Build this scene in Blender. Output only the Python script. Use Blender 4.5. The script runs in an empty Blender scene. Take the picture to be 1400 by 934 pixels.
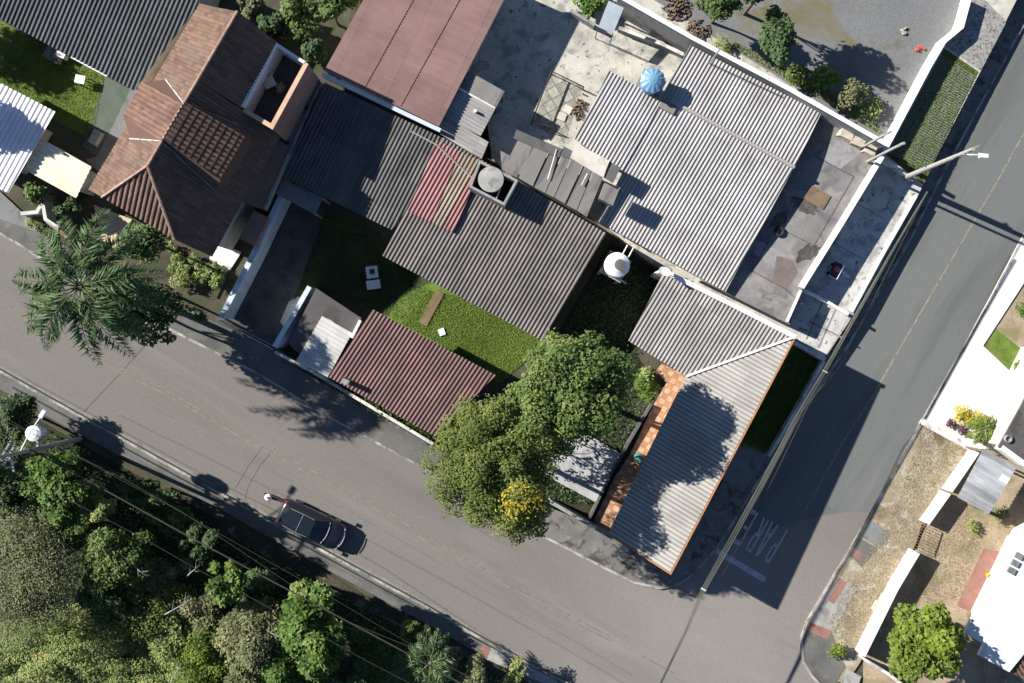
import bpy, math, random
import numpy as np
from mathutils import Vector, Matrix

# ---------------------------------------------------------------- units: metres, camera straight above the origin
SC = 22.0          # ground scale of the survey the coordinates below were taken from (units per metre)
CAMH = 56.0        # flying height
rng = random.Random(11)
nrng = np.random.default_rng(5)
scene = bpy.context.scene
COL = scene.collection

def G(px, py):
    return ((px - 700.0) / SC, (467.0 - py) / SC)

def P(px, py, z=0.0):
    gx, gy = G(px, py)
    k = 1 - z / CAMH
    return Vector((gx * k, gy * k, z))

class Plane:
    """z = a + b x + c y through three surveyed points (px, py, z)"""
    def __init__(s, p1, p2, p3):
        A, B, C = (P(*q) for q in (p1, p2, p3))
        n = (B - A).cross(C - A)
        s.b, s.c = -n.x / n.z, -n.y / n.z
        s.a = A.z - s.b * A.x - s.c * A.y
    def z(s, x, y):
        return s.a + s.b * x + s.c * y
    def at(s, px, py, dz=0.0):
        gx, gy = G(px, py)
        t = (CAMH - s.a) / (CAMH + s.b * gx + s.c * gy)
        return Vector((t * gx, t * gy, CAMH * (1 - t) + dz))

# ---------------------------------------------------------------- objects
WL = {}   # world location of every object made here

def setp(o, label=None, cat=None, group=None, kind=None, category=None):
    cat = cat or category
    if label: o['label'] = label
    if cat: o['category'] = cat
    if group: o['group'] = group
    if kind: o['kind'] = kind
    return o

def thing(name, label, cat, loc, group=None):
    o = bpy.data.objects.new(name, None)
    o.empty_display_size = 0.3
    COL.objects.link(o)
    o.location = loc
    WL[o.name] = Vector(loc)
    return setp(o, label, cat, group)

class MB:
    def __init__(s):
        s.v = []; s.f = []; s.m = []; s.uv = {}
    def add(s, verts, faces, mi=0, uvs=None):
        o = len(s.v)
        s.v.extend([tuple(q) for q in verts])
        for f in faces:
            s.f.append(tuple(i + o for i in f)); s.m.append(mi)
        if uvs is not None:
            for i, q in enumerate(uvs): s.uv[o + i] = q
        return s
    def poly(s, pts, mi=0):
        return s.add(pts, [tuple(range(len(pts)))], mi)
    def prism(s, xy, z0, z1, mi=0, bottom=True):
        n = len(xy)
        a = sum(xy[i][0] * xy[(i + 1) % n][1] - xy[(i + 1) % n][0] * xy[i][1] for i in range(n))
        idx = list(range(n)) if a > 0 else list(range(n))[::-1]
        zt = z1 if hasattr(z1, '__len__') else [z1] * n
        vs = [(xy[i][0], xy[i][1], z0) for i in idx] + [(xy[i][0], xy[i][1], zt[i]) for i in idx]
        fs = [(i, (i + 1) % n, n + (i + 1) % n, n + i) for i in range(n)] + [tuple(range(n, 2 * n))]
        if bottom: fs.append(tuple(range(n))[::-1])
        return s.add(vs, fs, mi)
    def box(s, c, sx, sy, z0, z1, rot=0.0, mi=0, taper=1.0):
        ca, sa = math.cos(rot), math.sin(rot)
        def q(x, y): return (c[0] + x * ca - y * sa, c[1] + x * sa + y * ca)
        h = [(-sx/2, -sy/2), (sx/2, -sy/2), (sx/2, sy/2), (-sx/2, sy/2)]
        vs = [(*q(x, y), z0) for x, y in h] + [(*q(x * taper, y * taper), z1) for x, y in h]
        return s.add(vs, [(0, 1, 5, 4), (1, 2, 6, 5), (2, 3, 7, 6), (3, 0, 4, 7), (4, 5, 6, 7), (3, 2, 1, 0)], mi)
    def cyl(s, c, r0, r1, z0, z1, n=20, mi=0):
        vs = [(c[0] + r0 * math.cos(6.2832*i/n), c[1] + r0 * math.sin(6.2832*i/n), z0) for i in range(n)]
        vs += [(c[0] + r1 * math.cos(6.2832*i/n), c[1] + r1 * math.sin(6.2832*i/n), z1) for i in range(n)]
        fs = [(i, (i+1) % n, n + (i+1) % n, n + i) for i in range(n)] + [tuple(range(n, 2*n)), tuple(range(n))[::-1]]
        return s.add(vs, fs, mi)
    def lathe(s, c, prof, n=28, mi=0, wob=None):
        vs = []; fs = []
        for j, (r, z) in enumerate(prof):
            for i in range(n):
                a = 6.2832 * i / n
                rr = r * (1 + (wob(a, j) if wob else 0))
                vs.append((c[0] + rr * math.cos(a), c[1] + rr * math.sin(a), z))
        for j in range(len(prof) - 1):
            for i in range(n):
                fs.append((j*n + i, j*n + (i+1) % n, (j+1)*n + (i+1) % n, (j+1)*n + i))
        fs.append(tuple(range((len(prof)-1)*n, len(prof)*n)))
        fs.append(tuple(range(n))[::-1])
        return s.add(vs, fs, mi)
    def tube(s, pts, r, n=6, mi=0):
        pts = [Vector(p) for p in pts]
        rs = r if hasattr(r, '__len__') else [r] * len(pts)
        vs = []; fs = []
        for i, p in enumerate(pts):
            d = (pts[min(i+1, len(pts)-1)] - pts[max(i-1, 0)]).normalized()
            u = d.cross(Vector((0, 0, 1)))
            if u.length < .05: u = d.cross(Vector((1, 0, 0)))
            u.normalize(); w = u.cross(d)
            for k in range(n):
                a = 6.2832 * k / n
                vs.append(p + (u * math.cos(a) + w * math.sin(a)) * rs[i])
        for i in range(len(pts) - 1):
            for k in range(n):
                fs.append((i*n + k, i*n + (k+1) % n, (i+1)*n + (k+1) % n, (i+1)*n + k))
        fs.append(tuple(range(n))[::-1]); fs.append(tuple(range((len(pts)-1)*n, len(pts)*n)))
        return s.add(vs, fs, mi)
    def strip(s, pts, w, z0, z1, mi=0, closed=False):
        """mitred wall along a list of xy points; z0/z1 numbers or lists"""
        n = len(pts); L = []; Rr = []
        for i in range(n):
            a = Vector(pts[i-1][:2]) if (i > 0 or closed) else None
            b = Vector(pts[i][:2])
            c = Vector(pts[(i+1) % n][:2]) if (i < n-1 or closed) else None
            d1 = (b - a).normalized() if a is not None else (c - b).normalized()
            d2 = (c - b).normalized() if c is not None else d1
            nn = Vector((-d1.y - d2.y, d1.x + d2.x)).normalized()
            m = w / 2 / max(.4, nn.dot(Vector((-d1.y, d1.x))))
            L.append(b + nn * m); Rr.append(b - nn * m)
        zz0 = z0 if hasattr(z0, '__len__') else [z0] * n
        zz1 = z1 if hasattr(z1, '__len__') else [z1] * n
        vs = []
        for i in range(n):
            vs += [(*L[i], zz0[i]), (*Rr[i], zz0[i]), (*Rr[i], zz1[i]), (*L[i], zz1[i])]
        fs = []
        for i in range(n if closed else n - 1):
            a = i * 4; b = ((i + 1) % n) * 4
            fs += [(a, a+3, b+3, b), (a+3, a+2, b+2, b+3), (a+2, a+1, b+1, b+2), (a+1, a, b, b+1)]
        if not closed:
            fs += [(0, 1, 2, 3), tuple((n-1)*4 + k for k in (3, 2, 1, 0))]
        return s.add(vs, fs, mi)
    def build(s, name, mats, parent=None, smooth=False, origin=None, **props):
        me = bpy.data.meshes.new(name)
        mats = mats if isinstance(mats, (list, tuple)) else [mats]
        if parent is not None: o0 = WL[parent.name]
        elif origin is not None: o0 = Vector(origin)
        else:
            a = np.array(s.v); o0 = Vector((a[:, 0].mean(), a[:, 1].mean(), a[:, 2].min()))
        va = np.array(s.v, dtype=float) - np.array(o0)
        me.from_pydata(va.tolist(), [], s.f)
        for m in mats: me.materials.append(m)
        me.polygons.foreach_set('material_index', s.m)
        if smooth: me.polygons.foreach_set('use_smooth', [True] * len(s.f))
        if s.uv:
            ul = me.uv_layers.new(name='UVMap')
            li = np.zeros(len(me.loops), dtype=np.int32); me.loops.foreach_get('vertex_index', li)
            arr = np.zeros((len(s.v), 2))
            for k, q in s.uv.items(): arr[k] = q
            ul.data.foreach_set('uv', arr[li].ravel())
        me.update()
        o = bpy.data.objects.new(name, me); COL.objects.link(o)
        if parent is not None:
            o.parent = parent; WL[o.name] = WL[parent.name]
        else:
            o.location = o0; WL[o.name] = o0
        setp(o, **{k: v for k, v in props.items()})
        return o

def dup(root, loc, rotz=None, scale=None, label=None):
    """copy of a thing with copies of its parts and sub-parts"""
    r = root.copy(); COL.objects.link(r); r.location = loc
    if rotz is not None: r.rotation_euler = (0, 0, rotz)
    if scale is not None: r.scale = (scale, scale, scale)
    if label: r['label'] = label
    for ch in list(root.children):
        c = ch.copy(); COL.objects.link(c); c.parent = r
        for g in ch.children:
            d = g.copy(); COL.objects.link(d); d.parent = c
    return r

# ---------------------------------------------------------------- ruled sheets (corrugated sheets, roof tiles)
def prof_sine(t): return math.sin(6.28318 * t)
def prof_trap(t):
    t = t % 1.0
    return 1.0 if t < .18 else (1 - (t-.18)/.12*2 if t < .30 else (-1.0 if t < .88 else -1 + (t-.88)/.12*2))
def prof_tile(t): return abs(math.sin(3.14159 * t)) * 2 - 1

def corr(mb, pts, plane, d, pitch=.225, amp=.025, nper=8, prof=prof_sine, rows=None, step=.03, thick=.02, mi=0, dz=0.0):
    """pts: convex outline (Vectors), d: direction of the ribs in plan"""
    d = Vector((d[0], d[1])).normalized(); e = Vector((-d.y, d.x))
    uv = [(Vector(p[:2]).dot(e), Vector(p[:2]).dot(d)) for p in pts]
    n = len(uv); umin = min(q[0] for q in uv); umax = max(q[0] for q in uv)
    st = pitch / nper
    us = [umin + 1e-4] + [k * st for k in range(int(math.ceil(umin/st + .1)), int(umax/st) + 1)] + [umax - 1e-4]
    us += [q[0] for q in uv if umin + .01 < q[0] < umax - .01]
    us = sorted(u for u in us if umin < u < umax)
    cols = []
    for u in us:
        vs = []
        for i in range(n):
            (u1, v1), (u2, v2) = uv[i], uv[(i+1) % n]
            if (u1 - u) * (u2 - u) <= 0 and abs(u1 - u2) > 1e-7:
                vs.append(v1 + (v2 - v1) * (u - u1) / (u2 - u1))
        cols.append((u, min(vs), max(vs)) if vs else None)
    def pt(u, v, off):
        x = e.x * u + d.x * v; y = e.y * u + d.y * v
        return (x, y, plane.z(x, y) + off + dz)
    cols = [c for c in cols if c]
    if rows is None:
        vs = []; uvs = []; fs = []
        for (u, a, b) in cols:
            h = amp * prof(u / pitch)
            vs += [pt(u, a, h), pt(u, b, h), pt(u, a, h - thick), pt(u, b, h - thick)]
            uvs += [(u, a), (u, b), (u, a), (u, b)]
        for i in range(len(cols) - 1):
            a = i * 4; b = a + 4
            fs += [(a, b, b+1, a+1), (a+2, a+3, b+3, b+2), (a, a+2, b+2, b), (a+1, b+1, b+3, a+3)]
        l = (len(cols) - 1) * 4
        fs += [(0, 1, 3, 2), (l, l+2, l+3, l+1)]
        mb.add(vs, fs, mi, uvs)
    else:
        down = -1 if (plane.b * d.x + plane.c * d.y) > 0 else 1     # +1: height falls with v
        v0 = min(c[1] for c in cols); v1 = max(c[2] for c in cols)
        nr = int((v1 - v0) / rows) + 1
        for k in range(nr):
            r0 = v0 + k * rows; r1 = r0 + rows
            vs = []; uvs = []; fs = []
            for i in range(len(cols) - 1):
                q = []
                for (u, a, b) in (cols[i], cols[i+1]):
                    q.append((u, min(max(r0, a), b), max(min(r1, b), a)))
                if q[0][2] - q[0][1] < 1e-4 and q[1][2] - q[1][1] < 1e-4: continue
                o = len(vs)
                for (u, a, b) in q:
                    h = amp * prof(u / pitch)
                    for v in (a, b):
                        f = (v - r0) / rows
                        if down < 0: f = 1 - f
                        vs.append(pt(u, v, h + step * f)); uvs.append((u, v))
                fs.append((o, o+2, o+3, o+1))
                ko = (o+1, o+3) if down > 0 else (o, o+2)          # riser under the lower edge
                m = len(vs)
                for kk in ko:
                    x, y, z = vs[kk]; vs.append((x, y, z - step - .02)); uvs.append(uvs[kk])
                fs.append((ko[0], ko[1], m+1, m))
            if fs: mb.add(vs, fs, mi, uvs)
    return mb

def inset(pts, f):
    c = sum((Vector(p[:2]) for p in pts), Vector((0, 0))) / len(pts)
    return [c + (Vector(p[:2]) - c) * f for p in pts]

def pdir(x, y):
    """direction in the survey sheet (y down) -> plan direction"""
    return Vector((x, -y)).normalized()
# ---------------------------------------------------------------- materials
def _nt(name, rough=.9, spec=.25):
    m = bpy.data.materials.new(name); m.use_nodes = True
    nt = m.node_tree; b = nt.nodes['Principled BSDF']
    b.inputs['Roughness'].default_value = rough
    b.inputs['Specular IOR Level'].default_value = spec
    return m, nt, b

class NB:
    def __init__(s, nt): s.nt = nt
    def n(s, t, **kw):
        nd = s.nt.nodes.new(t)
        for k, v in kw.items(): setattr(nd, k, v)
        return nd
    def link(s, a, b): s.nt.links.new(a, b)
    def noise(s, vec, scale, detail=4, rough=.55, dist=0):
        nd = s.n('ShaderNodeTexNoise'); nd.inputs['Scale'].default_value = scale
        nd.inputs['Detail'].default_value = detail; nd.inputs['Roughness'].default_value = rough
        nd.inputs['Distortion'].default_value = dist
        s.link(vec, nd.inputs['Vector']); return nd.outputs['Fac']
    def ramp(s, fac, stops):
        nd = s.n('ShaderNodeValToRGB'); r = nd.color_ramp
        r.elements[0].position = stops[0][0]; r.elements[0].color = c4(stops[0][1])
        r.elements[1].position = stops[1][0]; r.elements[1].color = c4(stops[1][1])
        for p, c in stops[2:]:
            e = r.elements.new(p); e.color = c4(c)
        s.link(fac, nd.inputs['Fac']); return nd.outputs['Color']
    def mix(s, fac, a, b, mode='MIX'):
        nd = s.n('ShaderNodeMix', data_type='RGBA', blend_type=mode)
        for k, v in ((0, fac), (6, a), (7, b)):
            if isinstance(v, (int, float)): nd.inputs[k].default_value = v
            elif isinstance(v, (tuple, list)): nd.inputs[k].default_value = c4(v)
            else: s.link(v, nd.inputs[k])
        return nd.outputs[2]
    def math(s, op, a, b=None):
        nd = s.n('ShaderNodeMath', operation=op)
        for k, v in ((0, a), (1, b)):
            if v is None: continue
            if isinstance(v, (int, float)): nd.inputs[k].default_value = v
            else: s.link(v, nd.inputs[k])
        return nd.outputs[0]
    def mapping(s, vec, scale=(1, 1, 1), rotz=0):
        nd = s.n('ShaderNodeMapping'); nd.inputs['Scale'].default_value = scale
        nd.inputs['Rotation'].default_value = (0, 0, rotz)
        s.link(vec, nd.inputs['Vector']); return nd.outputs[0]
    def pos(s):
        return s.n('ShaderNodeNewGeometry').outputs['Position']
    def bump(s, h, b, strength=.3, dist=.02):
        nd = s.n('ShaderNodeBump'); nd.inputs['Strength'].default_value = strength
        nd.inputs['Distance'].default_value = dist
        s.link(h, nd.inputs['Height']); s.link(nd.outputs[0], b.inputs['Normal'])

def c4(c): return (c[0], c[1], c[2], 1.0)
def mul(c, f): return tuple(min(1, q * f) for q in c)

def srf(name, col, rough=.9, var=.18, scale=.7, blotch=None, bscale=.5, bthr=(.52, .62), blotch2=None, b2scale=1.6, b2thr=(.58, .7),
        fine=14.0, finevar=.12, bump=.25, spec=.25, streak=None):
    """weathered surface: broad tone, fine grain, and up to two kinds of stain"""
    m, nt, b = _nt(name, rough, spec); q = NB(nt); v = q.pos()
    if streak: v = q.mapping(q.mapping(v, (1, 1, 1), streak[1]), streak[0])
    n1 = q.noise(v, scale, 5, .6)
    c = q.ramp(n1, [(.3, mul(col, 1 - var)), (.7, mul(col, 1 + var))])
    n2 = q.noise(v, fine, 3, .7)
    c = q.mix(1.0, c, q.ramp(n2, [(.3, (1 - finevar,) * 3), (.7, (1 + finevar,) * 3)]), 'MULTIPLY')
    if blotch:
        f = q.ramp(q.noise(v, bscale, 6, .62, .4), [(bthr[0], (0, 0, 0)), (bthr[1], (1, 1, 1))])
        c = q.mix(f, c, blotch)
    if blotch2:
        v3 = q.n('ShaderNodeVectorMath', operation='ADD'); v3.inputs[1].default_value = (31.7, 12.1, 4.0)
        q.link(v, v3.inputs[0])
        f = q.ramp(q.noise(v3.outputs[0], b2scale, 6, .65, .3), [(b2thr[0], (0, 0, 0)), (b2thr[1], (1, 1, 1))])
        c = q.mix(f, c, blotch2)
    q.link(c, b.inputs['Base Color'])
    if bump: q.bump(n2, b, bump)
    return m

def sheet(name, col, col2, rough=.85, w=.9, l=1.83, cell=.10, streakvar=.35, seam=.75, dirt=None, dthr=(.55, .75), spec=.2, trough=None):
    """sheeted roof: tone differs a little per sheet, streaks along the fall, thin laps; mapped in metres along the ribs"""
    m, nt, b = _nt(name, rough, spec); q = NB(nt)
    uv = q.n('ShaderNodeUVMap').outputs[0]
    sp = q.n('ShaderNodeSeparateXYZ'); q.link(uv, sp.inputs[0])
    cu = q.math('FLOOR', q.math('DIVIDE', sp.outputs[0], w)); cv = q.math('FLOOR', q.math('DIVIDE', sp.outputs[1], l))
    cb = q.n('ShaderNodeCombineXYZ'); q.link(cu, cb.inputs[0]); q.link(cv, cb.inputs[1])
    wn = q.n('ShaderNodeTexWhiteNoise', noise_dimensions='2D'); q.link(cb.outputs[0], wn.inputs['Vector'])
    vm = q.mapping(uv, (2.2, .28, 1))
    n1 = q.noise(vm, 1.6, 5, .62)
    c = q.mix(q.ramp(n1, [(.5 - streakvar * .5, (0, 0, 0)), (.5 + streakvar * .5, (1, 1, 1))]), col, col2)
    n3 = q.noise(uv, .45, 5, .6)
    c = q.mix(1.0, c, q.ramp(n3, [(.3, (.82,) * 3), (.7, (1.15,) * 3)]), 'MULTIPLY')
    c = q.mix(1.0, c, q.ramp(wn.outputs['Value'], [(0, (1 - cell,) * 3), (1, (1 + cell,) * 3)]), 'MULTIPLY')
    if dirt:
        f = q.ramp(q.noise(q.mapping(uv, (1, .5, 1)), .9, 6, .68), [(dthr[0], (0, 0, 0)), (dthr[1], (1, 1, 1))])
        c = q.mix(f, c, dirt)
    fr = q.math('FRACT', q.math('DIVIDE', sp.outputs[1], l))
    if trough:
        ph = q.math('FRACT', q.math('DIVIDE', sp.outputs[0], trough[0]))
        tr = q.ramp(ph, [(.42, (1, 1, 1)), (.62, (trough[1],) * 3), (.88, (trough[1],) * 3), (1.0, (1, 1, 1))])  # darker troughs put the ribs' stripe shading into the sheet colour
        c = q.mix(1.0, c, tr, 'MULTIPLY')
    lap = q.ramp(fr, [(0, (seam,) * 3), (.03, (1, 1, 1))])
    c = q.mix(1.0, c, lap, 'MULTIPLY')
    n2 = q.noise(uv, 22, 3, .7)
    c = q.mix(1.0, c, q.ramp(n2, [(.3, (.88,) * 3), (.7, (1.12,) * 3)]), 'MULTIPLY')
    q.link(c, b.inputs['Base Color'])
    return m

def leafmat(name, dark, light, accent=None, trans=.3):
    m, nt, b = _nt(name, .6, .25); q = NB(nt)
    at = q.n('ShaderNodeAttribute', attribute_name='tint')
    st = [(0.0, dark), (.75, light)] + ([(1.0, accent)] if accent else [])
    c = q.ramp(at.outputs['Fac'], st)
    q.link(c, b.inputs['Base Color'])
    tr = q.n('ShaderNodeBsdfTranslucent'); q.link(c, tr.inputs['Color'])
    mx = q.n('ShaderNodeMixShader'); mx.inputs[0].default_value = trans
    q.link(b.outputs[0], mx.inputs[1]); q.link(tr.outputs[0], mx.inputs[2])
    q.link(mx.outputs[0], nt.nodes['Material Output'].inputs['Surface'])
    return m

def tiles(name, a, b_, grout, size=.4, rot=0.0, var=.2):
    m, nt, b = _nt(name, .7, .3); q = NB(nt)
    v = q.mapping(q.pos(), (1, 1, 1), rot)
    ck = q.n('ShaderNodeTexChecker'); ck.inputs['Scale'].default_value = 1 / size
    ck.inputs['Color1'].default_value = c4(a); ck.inputs['Color2'].default_value = c4(b_); q.link(v, ck.inputs['Vector'])
    n = q.noise(v, 3.0, 4, .6)
    c = q.mix(1.0, ck.outputs['Color'], q.ramp(n, [(.3, (1 - var,) * 3), (.7, (1 + var,) * 3)]), 'MULTIPLY')
    br = q.n('ShaderNodeTexBrick'); br.inputs['Scale'].default_value = 1 / size
    br.offset = 0; br.inputs['Mortar Size'].default_value = .04; br.inputs['Brick Width'].default_value = 1; br.inputs['Row Height'].default_value = 1
    q.link(v, br.inputs['Vector'])
    c = q.mix(br.outputs['Fac'], c, grout)
    q.link(c, b.inputs['Base Color']); return m

def plain(name, col, rough=.5, metal=0.0, spec=.5, coat=0.0, trans=0.0):
    m, nt, b = _nt(name, rough, spec); q = NB(nt)
    n = q.noise(q.pos(), 3.0, 4, .6)
    q.link(q.ramp(n, [(.3, mul(col, .88)), (.7, mul(col, 1.1))]), b.inputs['Base Color'])
    b.inputs['Metallic'].default_value = metal
    b.inputs['Coat Weight'].default_value = coat
    return m

M = {}
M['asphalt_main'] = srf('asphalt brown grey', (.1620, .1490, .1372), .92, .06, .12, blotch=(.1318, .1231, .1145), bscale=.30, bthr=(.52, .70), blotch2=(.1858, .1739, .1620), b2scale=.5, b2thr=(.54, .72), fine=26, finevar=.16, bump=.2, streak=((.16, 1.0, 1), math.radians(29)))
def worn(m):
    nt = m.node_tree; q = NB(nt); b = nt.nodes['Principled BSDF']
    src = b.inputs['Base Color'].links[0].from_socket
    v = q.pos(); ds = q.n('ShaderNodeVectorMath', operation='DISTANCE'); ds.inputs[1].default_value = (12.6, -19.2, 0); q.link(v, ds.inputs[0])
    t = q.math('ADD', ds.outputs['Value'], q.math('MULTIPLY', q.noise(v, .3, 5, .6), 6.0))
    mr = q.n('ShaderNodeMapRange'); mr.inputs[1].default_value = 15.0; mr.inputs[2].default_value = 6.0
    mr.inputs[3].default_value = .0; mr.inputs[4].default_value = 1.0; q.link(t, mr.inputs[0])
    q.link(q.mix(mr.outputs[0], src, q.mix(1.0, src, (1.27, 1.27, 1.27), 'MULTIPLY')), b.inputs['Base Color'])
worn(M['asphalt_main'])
M['asphalt_side'] = srf('asphalt blue grey', (.1251, .1325, .1293), .9, .07, .2, blotch=(.1039, .1102, .1081), bscale=.5, bthr=(.5, .62),
                        blotch2=(.14, .145, .14), b2scale=.8, b2thr=(.58, .7), fine=30, finevar=.10, bump=.15, streak=((.12, 1.0, 1), math.radians(-58)))
M['asphalt_drive'] = srf('driveway', (.085, .08, .078), .95, .15, .6, blotch=(.06, .057, .055), bscale=.9)
M['road_yellow'] = srf('worn yellow paint', (.205, .175, .125), .85, .12, 2.0, blotch=(.15, .137, .12), bscale=3, bthr=(.42, .56))
M['road_yellow2'] = srf('brighter yellow paint', (.225, .205, .15), .85, .12, 2.0, blotch=(.13, .127, .115), bscale=3, bthr=(.48, .62))
M['road_white'] = srf('worn white paint', (.40, .40, .40), .85, .15, 3.0, blotch=(.2, .2, .2), bscale=4, bthr=(.56, .66))
M['road_line'] = srf('faded seam', (.165, .15, .13), .9, .1, 1.0, blotch=(.14, .13, .12), bscale=2, bthr=(.45, .6))
M['kerb'] = srf('painted kerb', (.33, .32, .29), .9, .25, 1.5, blotch=(.15, .145, .13), bscale=1.1, bthr=(.45, .6))
M['gutter_stone'] = srf('gutter stone', (.2, .19, .175), .9, .2, 1.5, blotch=(.12, .115, .11), bscale=1.5, bthr=(.5, .65))
M['sidewalk'] = srf('grey walkway', (.125, .125, .115), .95, .18, .6, blotch=(.085, .083, .075), bscale=.5, bthr=(.48, .66), blotch2=(.19, .18, .165), b2scale=1.2, b2thr=(.6, .72))
M['sidewalk_old'] = srf('stained walkway', (.15, .145, .135), .95, .22, .8, blotch=(.06, .058, .05), bscale=1.3, bthr=(.5, .62), blotch2=(.24, .22, .2), b2scale=2, b2thr=(.58, .68))
M['dirt'] = srf('soil', (.07, .062, .045), .98, .3, .5, blotch=(.045, .06, .025), bscale=.9, bthr=(.48, .62), fine=9, finevar=.3, bump=.6)
M['turf_olive'] = srf('olive turf and soil', (.075, .085, .03), .98, .3, 1.2, blotch=(.04, .04, .025), bscale=1.2, bthr=(.5, .62), blotch2=(.10, .13, .03), b2scale=.8, b2thr=(.52, .66), fine=12, finevar=.3, bump=.6)
M['verge_mix'] = srf('litter strewn verge', (.055, .05, .035), .98, .3, .6, blotch=(.22, .17, .11), bscale=.7, bthr=(.56, .66), blotch2=(.035, .045, .02), b2scale=1.1, b2thr=(.5, .62), fine=10, finevar=.35, bump=.7)
M['conc_mid2'] = srf('dull pale concrete', (.36, .36, .36), .9, .15, .9, blotch=(.24, .24, .235), bscale=1.2, bthr=(.5, .64), blotch2=(.12, .12, .11), b2scale=2.2, b2thr=(.6, .68), fine=14)
M['conc_mid'] = srf('mid concrete', (.30, .295, .275), .9, .2, .9, blotch=(.17, .165, .15), bscale=1.4, bthr=(.5, .64), fine=14)
M['stain_dark'] = srf('oily stain', (.062, .056, .052), .9, .3, 1.5, blotch=(.10, .095, .09), bscale=2.5, bthr=(.5, .6))
M['stain_red'] = srf('reddish repair', (.155, .124, .113), .95, .15, 1.0, blotch=(.13, .11, .10), bscale=1.5)
M['conc_patch'] = srf('paler repair', (.2400, .2376, .2400), .95, .15, 1.0, blotch=(.1800, .1776, .1800), bscale=1.4)
M['turf_shade'] = srf('turf with shade in colour', (.045, .062, .022), .98, .3, .9, blotch=(.035, .034, .022), bscale=.7, bthr=(.48, .62), blotch2=(.06, .09, .02), b2scale=1.3, b2thr=(.54, .66), fine=14, finevar=.35, bump=.6)  # darker turf colour stands in for shade on the lawn
M['sand'] = srf('pale sandy paving', (.56, .43, .30), .9, .1, 1.0, blotch=(.45, .34, .24), bscale=1.5)
M['forest_floor'] = srf('leaf mould and yard shade', (.028, .030, .018), .98, .3, .5, blotch=(.02, .030, .012), bscale=.9, bthr=(.48, .62), fine=9, finevar=.3, bump=.6)
M['grass'] = srf('mown grass', (.105, .165, .028), .95, .28, .9, blotch=(.15, .15, .05), bscale=.8, bthr=(.52, .7), blotch2=(.06, .10, .02), b2scale=2.4, b2thr=(.5, .66), fine=16, finevar=.35, bump=.8)
M['dry_verge'] = srf('dry straw', (.27, .225, .155), .98, .25, .6, blotch=(.115, .08, .045), bscale=.42, bthr=(.55, .68), blotch2=(.38, .355, .30), b2scale=1.2, b2thr=(.52, .64), fine=11, finevar=.35, bump=.8)
M['dry_lot'] = srf('dry lot soil', (.31, .245, .17), .98, .22, .5, blotch=(.19, .17, .09), bscale=.6, bthr=(.5, .64), blotch2=(.42, .36, .28), b2scale=1.6, b2thr=(.58, .7), fine=10, finevar=.28, bump=.6)
M['gravel'] = srf('blue grey gravel', (.1573, .1615, .1632), .95, .12, .35, blotch=(.1403, .1275, .0723), bscale=.28, bthr=(.52, .66), blotch2=(.0935, .0978, .0425), b2scale=.45, b2thr=(.6, .72), fine=18, finevar=.35, bump=1.0)
M['conc_white'] = srf('bleached concrete', (.66, .65, .60), .9, .06, .6, blotch=(.56, .54, .49), bscale=.8, bthr=(.55, .7), fine=18, finevar=.05)
M['conc_light'] = srf('light concrete', (.46, .455, .43), .9, .15, .7, blotch=(.27, .27, .265), bscale=1.1, bthr=(.48, .64), blotch2=(.10, .105, .11), b2scale=2.0, b2thr=(.57, .66))
M['conc_yard'] = srf('stained yard concrete', (.42, .405, .355), .92, .2, .8, blotch=(.24, .24, .215), bscale=1.1, bthr=(.5, .64), blotch2=(.08, .085, .085), b2scale=3.2, b2thr=(.60, .66), fine=18, finevar=.18)
M['conc_grime'] = srf('grimy concrete', (.1800, .1740, .1716), .95, .25, .45, blotch=(.1200, .1164, .1200), bscale=.5, bthr=(.5, .62), blotch2=(.2460, .2280, .2136), b2scale=.7, b2thr=(.52, .64), fine=14, finevar=.18)
M['conc_rough'] = srf('rough dark concrete', (.25, .25, .24), .95, .2, 2.0, blotch=(.09, .09, .088), bscale=7, bthr=(.52, .6), blotch2=(.13, .13, .13), b2scale=2, b2thr=(.58, .7), fine=20, finevar=.25)
M['conc_green'] = srf('mossy slab', (.09, .115, .095), .9, .12, .6, blotch=(.07, .1, .07), bscale=.9)
M['conc_grey'] = srf('plain grey slab', (.17, .175, .175), .9, .15, .6, blotch=(.12, .12, .12), bscale=.9)
M['white_wall'] = srf('white painted wall', (.70, .69, .66), .85, .05, .8, blotch=(.50, .49, .45), bscale=1.6, bthr=(.56, .70), blotch2=(.30, .29, .26), b2scale=3.0, b2thr=(.64, .72), fine=10, finevar=.06, bump=.1)
M['wall_aged'] = srf('aged white wall', (.55, .54, .51), .9, .12, .8, blotch=(.25, .25, .24), bscale=1.1, bthr=(.5, .65), blotch2=(.12, .13, .1), b2scale=2.0, b2thr=(.62, .72))
M['wall_grey'] = srf('grey render', (.27, .265, .26), .95, .2, .8, blotch=(.14, .14, .14), bscale=.8, bthr=(.48, .66), blotch2=(.2, .16, .12), b2scale=1.3, b2thr=(.6, .7))
M['wall_sky_tint'] = srf('sky tinted render', (.50, .56, .60), .85, .1, .8, blotch=(.40, .46, .50), bscale=1.2)  # pale render; the blue of sky-lit shade is put into its colour
M['wall_cream'] = srf('cream house wall', (.46, .42, .35), .9, .08, .8, blotch=(.36, .33, .28), bscale=1.0)
M['wall_house'] = srf('house render', (.33, .31, .28), .9, .1, .8, blotch=(.22, .21, .19), bscale=1.0)
M['peach'] = srf('peach parapet', (.55, .36, .25), .85, .08, 1.0, blotch=(.45, .3, .22), bscale=1.4)
M['terracotta_wall'] = srf('terracotta render', (.27, .15, .115), .9, .25, .7, blotch=(.20, .155, .14), bscale=.9, bthr=(.45, .6), blotch2=(.30, .13, .09), b2scale=1.4)
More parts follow.
